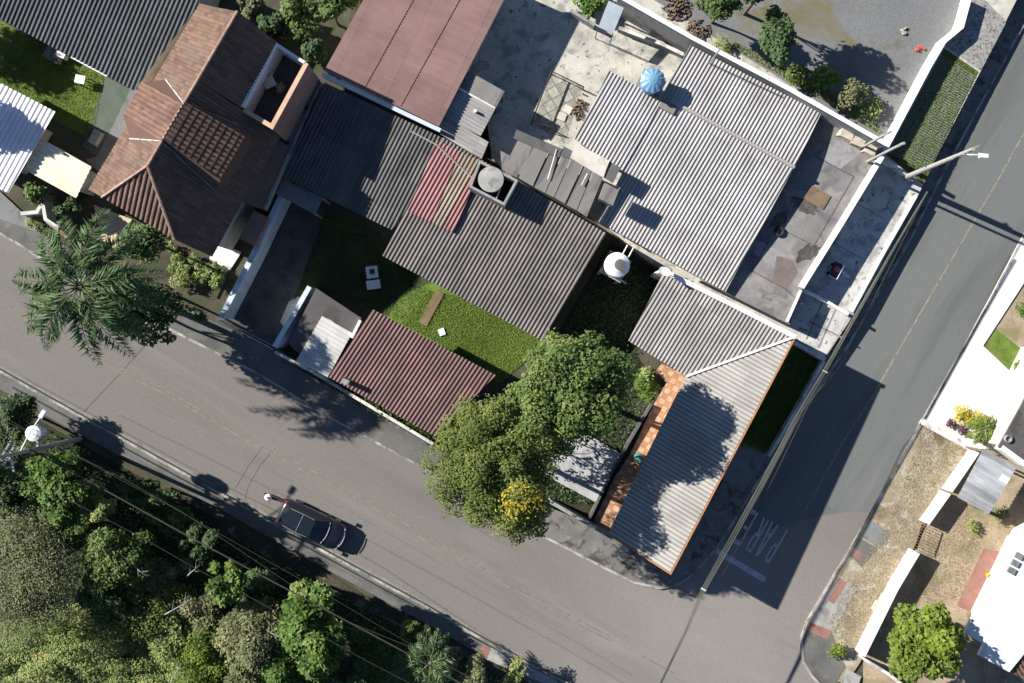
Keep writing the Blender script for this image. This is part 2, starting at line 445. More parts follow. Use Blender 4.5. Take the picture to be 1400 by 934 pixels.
M['orange_trim'] = srf('orange fascia', (.42, .18, .075), .8, .15, 1.2, blotch=(.3, .16, .09), bscale=1.6)
M['flashing'] = srf('weathered flashing', (.42, .40, .37), .8, .15, 2.0, blotch=(.25, .23, .21), bscale=2.5)
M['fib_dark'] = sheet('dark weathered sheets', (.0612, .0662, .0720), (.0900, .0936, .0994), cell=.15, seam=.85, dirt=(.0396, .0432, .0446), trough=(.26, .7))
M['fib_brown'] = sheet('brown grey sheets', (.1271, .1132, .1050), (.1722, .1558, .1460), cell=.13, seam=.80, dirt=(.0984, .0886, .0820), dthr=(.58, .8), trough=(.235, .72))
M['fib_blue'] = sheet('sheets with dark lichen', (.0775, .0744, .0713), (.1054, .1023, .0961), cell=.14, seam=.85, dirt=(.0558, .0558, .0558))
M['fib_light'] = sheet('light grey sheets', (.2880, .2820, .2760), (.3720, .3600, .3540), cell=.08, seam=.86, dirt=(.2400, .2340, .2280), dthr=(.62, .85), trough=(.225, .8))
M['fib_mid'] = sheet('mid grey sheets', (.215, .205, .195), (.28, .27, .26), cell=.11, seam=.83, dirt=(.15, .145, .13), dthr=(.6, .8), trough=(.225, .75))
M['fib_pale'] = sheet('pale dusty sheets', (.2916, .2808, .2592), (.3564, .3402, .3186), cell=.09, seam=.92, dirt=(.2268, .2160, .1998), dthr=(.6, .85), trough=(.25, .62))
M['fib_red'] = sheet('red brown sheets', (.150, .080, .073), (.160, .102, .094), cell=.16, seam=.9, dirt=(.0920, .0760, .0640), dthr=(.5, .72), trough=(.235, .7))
M['pink_metal'] = sheet('dusty rose metal', (.1997, .1232, .1105), (.2295, .1445, .1318), w=3.0, l=3.2, cell=.07, seam=.8, rough=.6)
M['red_sheet'] = sheet('red sheet', (.2295, .1062, .1062), (.2635, .1403, .1360), cell=.08, seam=.9, dirt=(.2295, .1275, .1020))
M['yellow_sheet'] = sheet('straw coloured sheet', (.20, .165, .125), (.235, .19, .145), cell=.1, seam=.9, dirt=(.2295, .1275, .1020))
M['white_metal'] = sheet('white metal sheet', (.66, .66, .66), (.72, .72, .72), w=1.1, l=4.0, cell=.03, seam=.96, rough=.5, dirt=(.6, .6, .6))
M['white_dusty'] = sheet('dusty white sheet', (.44, .43, .41), (.52, .51, .49), w=1.1, l=2.4, cell=.04, seam=.93, rough=.6, dirt=(.3, .31, .30))
M['cream_metal'] = sheet('cream sheet', (.6720, .6360, .4800), (.7560, .7080, .5400), w=1.1, l=3.0, cell=.03, seam=.96, rough=.55, dirt=(.5400, .4920, .3600))
M['grey_patch'] = sheet('patched grey sheets', (.20, .21, .215), (.34, .35, .36), w=.45, l=5.0, cell=.25, seam=.97, rough=.6)
M['tile_old'] = sheet('old clay tiles', (.108, .066, .047), (.145, .092, .068), w=.22, l=.36, cell=.26, seam=.75, dirt=(.125, .102, .08), dthr=(.5, .7))
M['tile_dormer'] = sheet('dormer clay tiles', (.135, .080, .060), (.17, .105, .08), w=.22, l=.36, cell=.24, seam=.75, dirt=(.12, .09, .07), dthr=(.6, .8))
M['tile_dark'] = sheet('brown clay tiles', (.1092, .0665, .0513), (.1472, .0912, .0722), w=.22, l=.36, cell=.2, seam=.8, dirt=(.1045, .0712, .0570))
M['tile_ridge'] = srf('ridge tiles', (.33, .21, .155), .9, .2, 2.5, blotch=(.42, .30, .23), bscale=3)
M['plank_grey'] = srf('old fibre board', (.18, .172, .162), .95, .12, .6, blotch=(.12, .115, .11), bscale=.8, blotch2=(.21, .205, .2), b2scale=1.6, streak=((.4, 2.5, 1), math.radians(-60)))
M['plank_dark'] = srf('darker fibre board', (.10, .098, .098), .95, .15, .6, blotch=(.075, .074, .075), bscale=.8)
M['sheet_white'] = srf('pale board', (.50, .48, .42), .9, .06, .8, blotch=(.42, .39, .33), bscale=1.0)
M['wood'] = srf('weathered plank', (.17, .12, .075), .95, .2, 1.2, blotch=(.12, .09, .06), bscale=1.5)
M['patio'] = tiles('terracotta paving', (.40, .19, .10), (.47, .31, .20), (.20, .13, .09), .36, math.radians(29))
M['pavers'] = tiles('square pavers', (.30, .30, .25), (.24, .24, .20), (.10, .10, .09), .62, math.radians(-29), .3)
M['tank_conc'] = srf('old cement tank', (.30, .295, .285), .95, .15, 1.5, blotch=(.2, .2, .19), bscale=2)
M['tank_blue'] = plain('blue plastic', (.13, .26, .40), .45)
M['tank_white'] = plain('white plastic', (.74, .73, .70), .4)
M['white_paint'] = plain('white enamel', (.75, .75, .74), .4)
M['dark_metal'] = plain('dark steel', (.03, .03, .032), .5)
M['grey_metal'] = plain('galvanised steel', (.33, .35, .36), .45, .3)
M['dark_hole'] = plain('dark interior', (.012, .012, .013), .9)
M['pole_conc'] = srf('pole concrete', (.27, .26, .24), .9, .12, 1.5)
M['car_paint'] = plain('near black paint', (.011, .015, .024), .22, .0, .5, .6)
M['car_glass'] = plain('tinted glass', (.006, .010, .016), .08, 0, .6)
M['chrome'] = plain('bright trim', (.35, .36, .38), .3, .8)
M['rubber'] = plain('rubber', (.015, .015, .015), .9)
M['dark_red'] = plain('dark red plastic', (.20, .025, .035), .4)
M['red_lamp'] = plain('red lens', (.16, .015, .02), .3)
M['red_plastic'] = plain('red plastic', (.45, .09, .07), .5)
M['lamp_glass'] = plain('clear lens', (.28, .29, .3), .2)
M['yellow_plastic'] = plain('yellow plastic', (.62, .47, .03), .5)
M['cable'] = plain('cable sheath', (.03, .03, .028), .7)
M['cable_olive'] = plain('sun bleached cable', (.034, .033, .022), .9)
M['cable_pale'] = plain('dusty telephone cable', (.105, .11, .088), .85)
M['bark'] = srf('bark', (.10, .075, .05), .95, .25, 3.0, fine=20, finevar=.3, bump=.8)
M['palm_trunk'] = srf('palm trunk', (.16, .14, .11), .95, .2, 3.0, fine=14, finevar=.25, bump=.8)
M['stone'] = srf('pale stone', (.42, .38, .31), .95, .2, 2.0, blotch=(.28, .25, .2), bscale=3)
M['rubble'] = srf('brick rubble', (.20, .15, .11), .95, .3, 3.0, blotch=(.15, .1, .07), bscale=4)
M['red_paving'] = srf('red tactile paving', (.25, .125, .105), .9, .2, 1.5, blotch=(.22, .15, .12), bscale=2)
M['lf_mid'] = leafmat('leaf mid green', (.0426, .0840, .0202), (.1400, .2072, .0504), (.2240, .2464, .0784), trans=.4)
M['lf_deep'] = leafmat('leaf deep green', (.0437, .0862, .0276), (.1495, .2300, .0690), (.2300, .2530, .0920), trans=.4)
M['lf_olive'] = leafmat('leaf olive', (.070, .098, .022), (.185, .225, .050), (.27, .27, .07), trans=.4)
M['lf_yellow'] = leafmat('leaf yellow blossom', (.17, .16, .02), (.42, .33, .03))
M['lf_lime'] = leafmat('leaf lime', (.06, .105, .014), (.19, .255, .032), (.30, .31, .06), trans=.4)
M['lf_bright'] = leafmat('leaf fresh green', (.0396, .0935, .0176), (.1430, .2365, .0462), (.2420, .2970, .0770), trans=.4)
M['lf_grey'] = leafmat('leaf grey green', (.0978, .1115, .0529), (.2357, .2530, .1150), (.3105, .2875, .1495), trans=.4)
M['lf_dark'] = leafmat('leaf dark', (.0240, .0540, .0204), (.0936, .1500, .0504), trans=.35)
M['lf_creeper'] = leafmat('leaf creeper', (.1150, .1610, .0483), (.2990, .3622, .1150), (.4140, .3680, .1725), trans=.4)
M['lf_pale'] = leafmat('leaf variegated', (.08, .15, .03), (.28, .35, .11), (.5, .5, .3))
M['lf_gold'] = leafmat('leaf golden', (.30, .26, .03), (.50, .44, .07))
M['lf_plum'] = leafmat('leaf plum', (.07, .02, .04), (.15, .06, .09))
M['lf_palm'] = leafmat('palm leaflet', (.032, .072, .028), (.135, .21, .08), (.24, .29, .15), trans=.35)
M['lf_grass'] = leafmat('grass blade', (.085, .15, .022), (.21, .30, .055), (.30, .30, .10))
M['lf_straw'] = leafmat('straw', (.20, .15, .09), (.42, .35, .23))
# ---------------------------------------------------------------- vegetation
def rnd_dirs(n, r=nrng):
    d = r.normal(size=(n, 3)); return d / np.linalg.norm(d, axis=1, keepdims=True)

def leaf_mesh(name, c, nrm, ax, ln, wd, tint, mat, parent=None, origin=None, bend=.0):
    n = len(c)
    nrm = nrm / (np.linalg.norm(nrm, axis=1, keepdims=True) + 1e-9)
    ax = ax - nrm * (ax * nrm).sum(1, keepdims=True)
    ax = ax / (np.linalg.norm(ax, axis=1, keepdims=True) + 1e-9)
    sd = np.cross(nrm, ax)
    ln = np.asarray(ln).reshape(-1, 1); wd = np.asarray(wd).reshape(-1, 1)
    o0 = np.array(WL[parent.name]) if parent is not None else (np.array(origin) if origin is not None else np.array([c[:, 0].mean(), c[:, 1].mean(), 0]))
    v = np.empty((n, 4, 3))
    v[:, 0] = c - ax * ln / 2; v[:, 1] = c + sd * wd / 2 - ax * ln * .08; v[:, 2] = c + ax * ln / 2 - nrm * ln * bend; v[:, 3] = c - sd * wd / 2 - ax * ln * .08
    v -= o0
    me = bpy.data.meshes.new(name)
    me.vertices.add(n * 4); me.loops.add(n * 4); me.polygons.add(n)
    me.vertices.foreach_set('co', v.reshape(-1))
    me.loops.foreach_set('vertex_index', np.arange(n * 4, dtype=np.int32))
    me.polygons.foreach_set('loop_start', np.arange(0, n * 4, 4, dtype=np.int32))
    me.polygons.foreach_set('loop_total', np.full(n, 4, dtype=np.int32))
    a = me.attributes.new('tint', 'FLOAT', 'POINT')
    a.data.foreach_set('value', np.repeat(np.clip(tint, 0, 1), 4).astype(np.float32))
    me.materials.append(mat); me.update(calc_edges=True)
    o = bpy.data.objects.new(name, me); COL.objects.link(o)
    if parent is not None: o.parent = parent; WL[o.name] = WL[parent.name]
    else: o.location = tuple(o0); WL[o.name] = Vector(o0)
    return o

def crown(center, rx, ry, rz, n, nl, leaf, lobe=.36, rot=0.0, flat=.25, tint0=.45, tvar=.28, spread=.72):
    """leaf positions on a heap of uneven lobes"""
    d = rnd_dirs(nl); d[:, 2] = np.where(d[:, 2] < -.25, -d[:, 2] * .5, d[:, 2])
    rad = nrng.uniform(.35, spread, nl).reshape(-1, 1)
    lc = d * rad
    lr = lobe * nrng.uniform(.65, 1.25, nl)
    wts = lr ** 2 / (lr ** 2).sum()
    k = nrng.choice(nl, n, p=wts)
    dd = rnd_dirs(n); dd[:, 2] = np.where((dd[:, 2] < -.2) & (nrng.random(n) < .6), -dd[:, 2], dd[:, 2])
    rr = (lr[k] * np.clip(nrng.normal(.92, .16, n), .3, 1.3)).reshape(-1, 1)
    p = lc[k] + dd * rr
    lt = nrng.normal(tint0, tvar * .55, nl)
    tint = lt[k] + nrng.normal(0, tvar * .6, n)
    p = p * np.array([rx, ry, rz])
    ca, sa = math.cos(rot), math.sin(rot)
    p = np.stack([p[:, 0]*ca - p[:, 1]*sa, p[:, 0]*sa + p[:, 1]*ca, p[:, 2]], 1) + np.array(center)
    nr = dd * .55 + rnd_dirs(n) * .5 + np.array([0, 0, flat + .25]) + np.array([-.80, .36, .49]) * .35      # leaves turn to the light
    ax = rnd_dirs(n) + dd * .5
    ln = leaf * nrng.uniform(.7, 1.35, n)
    return p, nr, ax, ln, tint, lc * np.array([rx, ry, rz])

def trunk_mb(base, ctr, r, limbs):
    mb = MB(); b = Vector(base); c = Vector(ctr)
    m = b.lerp(c, .45) + Vector((rng.uniform(-.15, .15), rng.uniform(-.15, .15), 0))
    mb.tube([b - Vector((0, 0, .1)), b.lerp(m, .5), m, c], [r * 1.25, r, r * .85, r * .45], 8)
    for l in limbs:
        e = c + Vector(l) * .8
        s = b.lerp(c, rng.uniform(.5, .9))
        q = s.lerp(e, .5) + Vector((rng.uniform(-.2, .2), rng.uniform(-.2, .2), .15))
        mb.tube([s, q, e], [r * .42, r * .28, r * .1], 5)
    return mb

def tree(px, py, zc, rpx, rpy, rz, mat, label, n=5000, nl=22, leaf=.26, wr=.55, name='tree', cat='tree', group=None, rot=0.0,
         z0=0.0, tr=.16, lobe=.36, tint0=.45, tvar=.28, trunk=True, spread=.72, flat=.25):
    """rpx, rpy: half extents in survey units at the crown's height zc"""
    c = P(px, py, zc); k = (1 - zc / CAMH) / SC
    base = (c.x + rng.uniform(-.3, .3), c.y + rng.uniform(-.3, .3), z0)
    t = thing(name, label, cat, base, group)
    p, nr, ax, ln, tint, lc = crown(c, rpx * k, rpy * k, rz, n, nl, leaf, lobe, rot, tint0=tint0, tvar=tvar, spread=spread, flat=flat)
    p[:, 2] = np.maximum(p[:, 2], z0 + .05)
    leaf_mesh('crown', p, nr, ax, ln, ln * wr, tint, mat, t)
    if trunk:
        sel = [lc[i] for i in nrng.choice(len(lc), min(6, len(lc)), replace=False)]
        trunk_mb(base, (c.x, c.y, max(z0 + .3, zc - rz * .25)), tr, sel).build('trunk', M['bark'], t)
    return t

def shrub(px, py, h, rpx, mat, label, n=500, leaf=.16, wr=.5, z0=0.0, group=None, name='shrub', cat='shrub', tint0=.5, tvar=.3, rz=None, nl=9):
    return tree(px, py, z0 + h * .5, rpx, rpx, rz or h * .55, mat, label, n=n, nl=nl, leaf=leaf, wr=wr, name=name, cat=cat, group=group,
                z0=z0, tr=.03, lobe=.45, tint0=tint0, tvar=tvar)

def frond_pts(base, az, L, rise, droop, nleaf, ll, up=.35):
    """rachis points and leaflets of one feather leaf"""
    ts = np.linspace(0, 1, 9)
    dx, dy = math.cos(az), math.sin(az)
    def pos(t):
        return np.array([base[0] + dx * L * (t ** .95), base[1] + dy * L * (t ** .95), base[2] + rise * math.sin(min(1, t * 1.25) * 1.57) - droop * t ** 2.4])
    rach = [pos(t) for t in ts]
    C = []; N = []; A = []; LN = []; T = []
    side = np.array([-dy, dx, 0.0])
    for i in range(nleaf):
        t = .16 + .84 * i / nleaf + nrng.uniform(-.006, .006)
        p = pos(t); f = pos(min(1, t + .02)) - pos(t - .02); f /= np.linalg.norm(f)
        l = ll * math.sin(min(1, max(.12, (1 - t) * 1.6 + .14)) * 1.57) * (0.55 + .45 * min(1, t * 3)) * nrng.uniform(.85, 1.1)
        for s in (-1, 1):
            a = side * s * .8 + f * .62 + np.array([0, 0, nrng.uniform(-.55, .12)])
            a /= np.linalg.norm(a)
            C.append(p + a * l / 2); A.append(a); LN.append(l)
            n = np.cross(a, f) * s; n = n + np.array([0, 0, .25]) + nrng.normal(0, .25, 3)
            if n[2] < 0: n = -n
            N.append(n); T.append(nrng.normal(.5, .2))
    return rach, C, N, A, LN, T

def palm(px, py, z, L, nf, label, name='palm_tree', z0=0.0, tr=.17, nleaf=46, ll=.8, mat='lf_palm', az0=0.0, lens=None, wid=.075, droop=(.8, 2.2), rise=(.3, 1.1), group=None, trunk=True, cat='palm'):
    c = P(px, py, z); base = (c.x, c.y, z0)
    t = thing(name, label, cat, base, group)
    C = []; N = []; A = []; LN = []; T = []; rb = MB()
    for i in range(nf):
        az = az0 + 6.2832 * i / nf + rng.uniform(-.14, .14)
        l = L * (lens[i] if lens else rng.uniform(.85, 1.08))
        r, c1, n1, a1, l1, t1 = frond_pts((c.x, c.y, c.z), az, l, rng.uniform(*rise), rng.uniform(*droop), nleaf, ll)
        rb.tube(r, [.035 * (1 - .8 * k / 8) + .006 for k in range(9)], 4)
        off = rng.uniform(-.2, .2)
        C += c1; N += n1; A += a1; LN += l1; T += [q + off for q in t1]
    fr = leaf_mesh('fronds', np.array(C), np.array(N), np.array(A), np.array(LN), np.full(len(C), wid) * np.array(LN) / ll * 1.1 + .02, np.array(T), M[mat], t)
    rb.build('leaf_stalk', M['lf_mid'] if False else plain_stalk, t)
    if trunk:
        mb = MB(); mb.tube([(c.x, c.y, z0 - .1), (c.x + .05, c.y, z0 + z * .5), (c.x, c.y, z + .15)], [tr * 1.3, tr, tr * .8], 10)
        mb.build('trunk', M['palm_trunk'], t)
    return t
plain_stalk = plain('leaf stalk', (.09, .12, .03), .6)

def scatter(poly_px, n, z):
    """random points inside a survey polygon"""
    pts = np.array([G(*p) for p in poly_px]); k = 1 - z / CAMH
    pts = pts * k
    lo = pts.min(0); hi = pts.max(0); out = []
    m = len(pts)
    while len(out) < n:
        q = nrng.uniform(lo, hi, (n * 2, 2))
        ins = np.zeros(len(q), bool); j = m - 1
        for i in range(m):
            xi, yi = pts[i]; xj, yj = pts[j]
            with np.errstate(divide='ignore', invalid='ignore'):
                cond = ((yi > q[:, 1]) != (yj > q[:, 1])) & (q[:, 0] < (xj - xi) * (q[:, 1] - yi) / (yj - yi + 1e-12) + xi)
            ins ^= cond; j = i
        out += q[ins].tolist()
    return np.array(out[:n])

def ground_cover(name, poly_px, n, z, mat, leaf, h, wr=.35, upright=.5, label=None, tint0=.5, tvar=.3, zfun=None):
    q = scatter(poly_px, n, z)
    zz = z + nrng.uniform(0.01, h, n)
    c = np.column_stack([q, zz])
    nr = rnd_dirs(n) * upright + np.array([0, 0, 1 - upright * .6])
    ax = rnd_dirs(n) + np.array([0, 0, upright])
    # patches of tone that follow the plants themselves
    ph = np.sin(q[:, 0] * 1.3 + 1) * np.cos(q[:, 1] * 1.1) + np.sin(q[:, 0] * .5 - q[:, 1] * .7)
    o = leaf_mesh(name, c, nr, ax, leaf * nrng.uniform(.6, 1.4, n), leaf * wr * nrng.uniform(.7, 1.3, n), tint0 + ph * .12 + nrng.normal(0, tvar * .5, n), mat)
    return setp(o, label, kind='stuff')
# ---------------------------------------------------------------- light, sky, camera
ELEV, AZ = math.radians(29.1), None
sdir = Vector((-.911, .412, 0)).normalized()            # where the sun stands, in plan
w = bpy.data.worlds.new('World'); scene.world = w; w.use_nodes = True
bg = w.node_tree.nodes['Background']
sky = w.node_tree.nodes.new('ShaderNodeTexSky'); sky.sky_type = 'NISHITA'; sky.sun_disc = False
sky.sun_elevation = ELEV
sky.sun_rotation = math.atan2(sdir.x, sdir.y)
sky.air_density = .62; sky.dust_density = .1; sky.ozone_density = 3.0
w.node_tree.links.new(sky.outputs[0], bg.inputs['Color']); bg.inputs['Strength'].default_value = .064
sl = bpy.data.lights.new('sun', 'SUN'); sl.energy = 5.0; sl.angle = math.radians(.53); sl.color = (1.0, .945, .87)
so = bpy.data.objects.new('sun', sl); COL.objects.link(so)
sv = Vector((sdir.x * math.cos(ELEV), sdir.y * math.cos(ELEV), math.sin(ELEV)))
so.rotation_euler = (-sv).to_track_quat('-Z', 'Y').to_euler(); so.location = sv * 80
cd = bpy.data.cameras.new('camera'); cd.sensor_width = 36.0; cd.lens = 36.0 * SC * CAMH / 1400.0
cd.clip_start = .5; cd.clip_end = 2000
co = bpy.data.objects.new('camera', cd); COL.objects.link(co); co.location = (0, 0, CAMH); co.rotation_euler = (0, 0, 0)
scene.camera = co
vs = scene.view_settings; vs.view_transform = 'Standard'; vs.look = 'None'; vs.gamma = 1.0; vs.use_curve_mapping = False
vs.exposure = 1.18
try:
    scene.cycles.max_bounces = 6; scene.cycles.diffuse_bounces = 3; scene.cycles.transmission_bounces = 4
except Exception: pass

# ---------------------------------------------------------------- the setting
TZ = .9     # the terrace on which the upper right lots stand
SWZ = .12
def zone(name, poly, z, mat):
    mb = MB(); mb.poly([P(x, y, z) for x, y in poly][::-1])
    return mb.build(name, mat, kind='structure')

zb = MB(); zb.poly([(-400, -400, 0), (400, -400, 0), (400, 400, 0), (-400, 400, 0)]); zb.build('ground', M['dirt'], origin=(0, 0, 0), kind='structure')

K_UP = [(-400, 103), (-300, 157), (0, 320), (59, 356), (231, 451), (350, 511), (453, 573), (586, 645), (744, 735), (823, 776), (865, 797), (900, 805), (925, 801), (944, 789), (962, 771), (980, 750), (1040, 655), (1100, 562), (1163, 468), (1245, 328), (1289, 239), (1358, 112), (1410, 15), (1560, -255)]
K_RT = [(1690, -205), (1392, 333), (1320, 468), (1250, 591), (1189, 700), (1171, 733), (1137, 789), (1112, 832), (1100, 852), (1093, 875), (1096, 903), (1107, 923), (1121, 938), (1200, 990), (1700, 1278)]
K_LO = [(1700, 1466), (1000, 1060), (777, 933), (664, 874), (581, 826), (486, 775), (399, 727), (308, 676), (193, 612), (98, 560), (0, 505), (-400, 283)]
z_ = MB(); z_.poly([P(x, y, .004) for x, y in (K_UP + K_RT + K_LO)][::-1])
z_.build('road', M['asphalt_main'], kind='structure')
# the side street's own, bluer surfacing
zone('road', [(990, 742), (1040, 655), (1100, 562), (1163, 468), (1245, 328), (1289, 239), (1358, 112), (1410, 15), (1560, -255), (1690, -205), (1392, 333), (1320, 468), (1250, 591), (1189, 700), (1160, 700), (1120, 706)], .008, M['asphalt_side'])

def band(name, pts, w, z, mat):
    mb = MB(); q = [P(x, y, 0) for x, y in pts]
    n = len(q); L = []; R_ = []
    for i in range(n):
        d = (q[min(i+1, n-1)] - q[max(i-1, 0)]); d.z = 0; d.normalize()
        nn = Vector((-d.y, d.x, 0)) * w / 2
        L.append(q[i] + nn + Vector((0, 0, z))); R_.append(q[i] - nn + Vector((0, 0, z)))
    mb.add(L + R_, [(n + i, n + i + 1, i + 1, i) for i in range(n - 1)])
    return mb.build(name, mat, kind='structure')

def off(pts, d):
    out = []
    for i, (x, y) in enumerate(pts):
        a = pts[max(i-1, 0)]; b = pts[min(i+1, len(pts)-1)]
        v = Vector((b[0]-a[0], b[1]-a[1])).normalized()
        out.append((x - v.y * d, y + v.x * d))
    return out
mid = [(-300, 243), (0, 414), (95, 466), (159, 504), (218, 532), (350, 606), (520, 696), (561, 724), (700, 802), (720, 812), (800, 856), (836, 874)]
band('road_marking', off(mid, 2.6), .10, .008, M['road_yellow'])
band('road_marking', off(mid, -2.6), .10, .008, M['road_yellow'])
band('road_marking', [(877, 897), (921, 920)], .10, .008, M['road_yellow'])
band('road_marking', [(1690, -300), (1400, 182), (1369, 238), (1235, 468), (1194, 540), (1153, 604), (1101, 698), (1050, 787)], .11, .012, M['road_yellow2'])
band('road_line', [(200, 552), (350, 633), (500, 712), (580, 757), (700, 829), (770, 868), (864, 923)], .12, .0062, M['road_line'])
band('road_line', [(209, 461), (163, 512), (112, 566)], .05, .0066, M['asphalt_drive'])  # thin dark line across the road
band('road_line', [(362, 607), (338, 640), (322, 668)], .045, .0066, M['asphalt_drive'])  # curved wire shadow painted as a dark line
band('road_line', [(376, 613), (356, 636), (340, 664), (333, 690)], .045, .0068, M['asphalt_drive'])  # second wire shadow, painted the same way
# stop bar and the word painted on the asphalt, drawn as a 5 x 7 stencil stretched along the lane
sb = [(972, 748), (977, 755), (1044, 797), (1048, 789)]
band('stop_line', [(976, 751), (1046, 793)], .36, .0125, M['road_white'])
def letter(name, cx, cy, strokes, w=16.0, l=54.0):
    """cx, cy: middle of the letter's foot (near the oncoming driver); strokes in letter units (0..1, 0..1)"""
    f = Vector((-.50, .865)); r = Vector((-.865, -.50))      # ahead and to the driver's right, survey axes (y down)
    mb = MB()
    for (x0, y0, x1, y1, sw) in strokes:
        a = Vector((cx, cy)) + r * (x0 - .5) * w + f * y0 * l; b = Vector((cx, cy)) + r * (x1 - .5) * w + f * y1 * l
        d = (b - a).normalized(); nn = Vector((-d.y, d.x)) * sw / 2
        mb.poly([P(*(a + nn), .0125), P(*(b + nn), .0125), P(*(b - nn), .0125), P(*(a - nn), .0125)][::-1])
    return mb
T = 2.4; HW = 4.8
LT = {'P': [(.1, 0, .1, 1, T), (.2, .95, .9, .95, HW), (.9, .9, .9, .56, T), (.2, .5, .9, .5, HW)],
      'A': [(.02, 0, .42, 1, T), (.98, 0, .58, 1, T), (.42, .97, .58, .97, 3), (.28, .36, .72, .36, HW)],
      'R': [(.1, 0, .1, 1, T), (.2, .95, .9, .95, HW), (.9, .9, .9, .56, T), (.2, .5, .9, .5, HW), (.45, .46, .92, 0, T)],
      'E': [(.1, 0, .1, 1, T), (.2, .95, .95, .95, HW + 1.5), (.2, .5, .8, .5, HW), (.2, .05, .95, .05, HW + 1.5)]}
lz = 0
for ch, cx, cy in (('P', 1073.5, 723.5), ('A', 1060, 715.5), ('R', 1048, 709), ('E', 1032.5, 699)):
    mb = letter(ch, cx, cy, LT[ch], {'P': 8.0, 'A': 9.0, 'R': 8.5, 'E': 10.5}[ch], 52.0)
    # every stroke a hair above the last so that none share a plane
    for i in range(len(mb.f)):
        for vi in mb.f[i]:
            x, y, z = mb.v[vi]; mb.v[vi] = (x, y, z + i * .0015)
    mb.build('road_lettering', M['road_white'], kind='structure')

# kerbs: stones about a metre long
def kerb(pts, w=.15, z1=.15, name='kerb', stone=1.0, mat='kerb', inward=0.0):
    q = [P(x, y, 0) for x, y in off(pts, inward)]
    mb = MB()
    for i in range(len(q) - 1):
        a, b = q[i], q[i+1]; L = (b - a).length; n = max(1, int(round(L / stone)))
        if abs(a.x) > 45 and abs(b.x) > 45: n = max(1, n // 6)
        ang = math.atan2(b.y - a.y, b.x - a.x)
        for k in range(n):
            c = a.lerp(b, (k + .5) / n)
            j = rng.uniform(-.012, .012)
            mb.box((c.x - math.sin(ang) * j, c.y + math.cos(ang) * j), L / n - .02, w, -.02, z1 + rng.uniform(-.015, .01), ang + rng.uniform(-.01, .01))
    return mb.build(name, M[mat], kind='structure')
kerb(K_UP, inward=-1.6); kerb(K_RT, inward=-1.6); kerb(K_LO, inward=-1.6)
band('gutter', off(K_LO[2:], 3.4), .16, .0095, M['gutter_stone'])

# walkways
UPIN = [(744, 700), (585, 606), (410, 505), (376, 480), (295, 440), (160, 375), (60, 320), (30, 290), (0, 262), (-300, 100), (-400, 50)]
zone('sidewalk', K_UP[:9] + UPIN, SWZ, M['sidewalk'])
CORN = [(1560, -330), (1400, -20), (1341, 97), (1255, 268), (1166, 432), (1126, 492), (1085, 480), (1000, 640), (915, 770), (832, 728), (744, 690)]
zone('sidewalk', K_UP[8:] + CORN, SWZ + .004, M['sidewalk_old'])
lo_in = [(-400, 312), (0, 532), (98, 588), (193, 640), (308, 700), (399, 753), (486, 800), (581, 852), (664, 899), (790, 972), (1000, 1090), (1700, 1496)]
zone('sidewalk', K_LO + lo_in, SWZ, M['sidewalk'])
zone('red_paving', [(660, 880), (671, 887), (664, 901), (653, 895)], SWZ + .005, M['red_paving'])
zone('sidewalk', [(672, 885), (760, 930), (770, 945), (665, 902)], SWZ + .005, M['conc_mid'])
zone('forest_floor', lo_in[::-1] + [(-400, 1500), (1700, 1700)][:1] + [(1700, 1500)][:0], .02, M['forest_floor']) if False else None
zone('forest_floor', [(-400, 330), (0, 545), (193, 653), (399, 766), (581, 865), (790, 985), (790, 1300), (-400, 1300)], .02, M['forest_floor'])
zone('path', [(300, 705), (345, 725), (430, 775), (520, 825), (650, 892), (640, 900), (500, 835), (400, 785), (300, 722)], .03, M['verge_mix'])

# the terrace
ter = [(560, -400), (606, 40), (612, 110), (664, 150), (672, 215), (700, 240), (800, 290), (830, 312), (900, 365), (1088, 463), (1126, 492), (1166, 432), (1255, 268), (1281, 213), (1341, 97), (1400, -20), (1600, -400)]
tb = MB(); tb.prism([P(x, y, TZ) for x, y in ter], 0.0, TZ); tb.build('terrace', M['conc_yard'], kind='structure')
zone('gravel_lot', [(862, -20), (1000, 66), (1205, 193), (1215, 195), (1290, 62), (1330, -20), (1500, -390), (700, -390)], TZ + .006, M['gravel'])
YZ = 2.1    # the slab of the grimy yard stands higher than the forecourt
yb = MB(); yb.prism([(p.x, p.y) for p in (P(x, y, YZ) for x, y in ((1100, 150), (1160, 166), (1209, 196), (1205, 215), (1150, 308), (1097, 396), (1080, 444), (960, 384)))], TZ - .1, YZ); yb.build('yard', M['conc_grime'], kind='structure')
def blob(cx, cy, rx, ry, z, mat, n=22, rot=0.0, j=.28):
    pts = []
    for i in range(n):
        a = 6.2832 * i / n; r = 1 + rng.uniform(-j, j)
        x = rx * r * math.cos(a); y = ry * r * math.sin(a)
        pts.append((cx + x * math.cos(rot) - y * math.sin(rot), cy + x * math.sin(rot) + y * math.cos(rot)))
    return zone('yard', pts, z, mat)
blob(1105, 346, 17, 10, YZ + .004, M['stain_dark'], rot=-.6)
blob(1100, 282, 20, 9, YZ + .004, M['stain_dark'], rot=.5)
blob(1066, 300, 14, 8, YZ + .0042, M['stain_dark'], rot=-.9)
zone('yard', [(1062, 350), (1084, 356), (1091, 372), (1076, 396), (1056, 384)], YZ + .0055, M['stain_red'])
zone('yard', [(1040, 330), (1076, 350), (1062, 366), (1030, 346)], YZ + .005, M['conc_patch'])
zone('yard', [(1140, 190), (1166, 200), (1170, 214), (1148, 232), (1120, 214)], YZ + .005, M['conc_patch'])
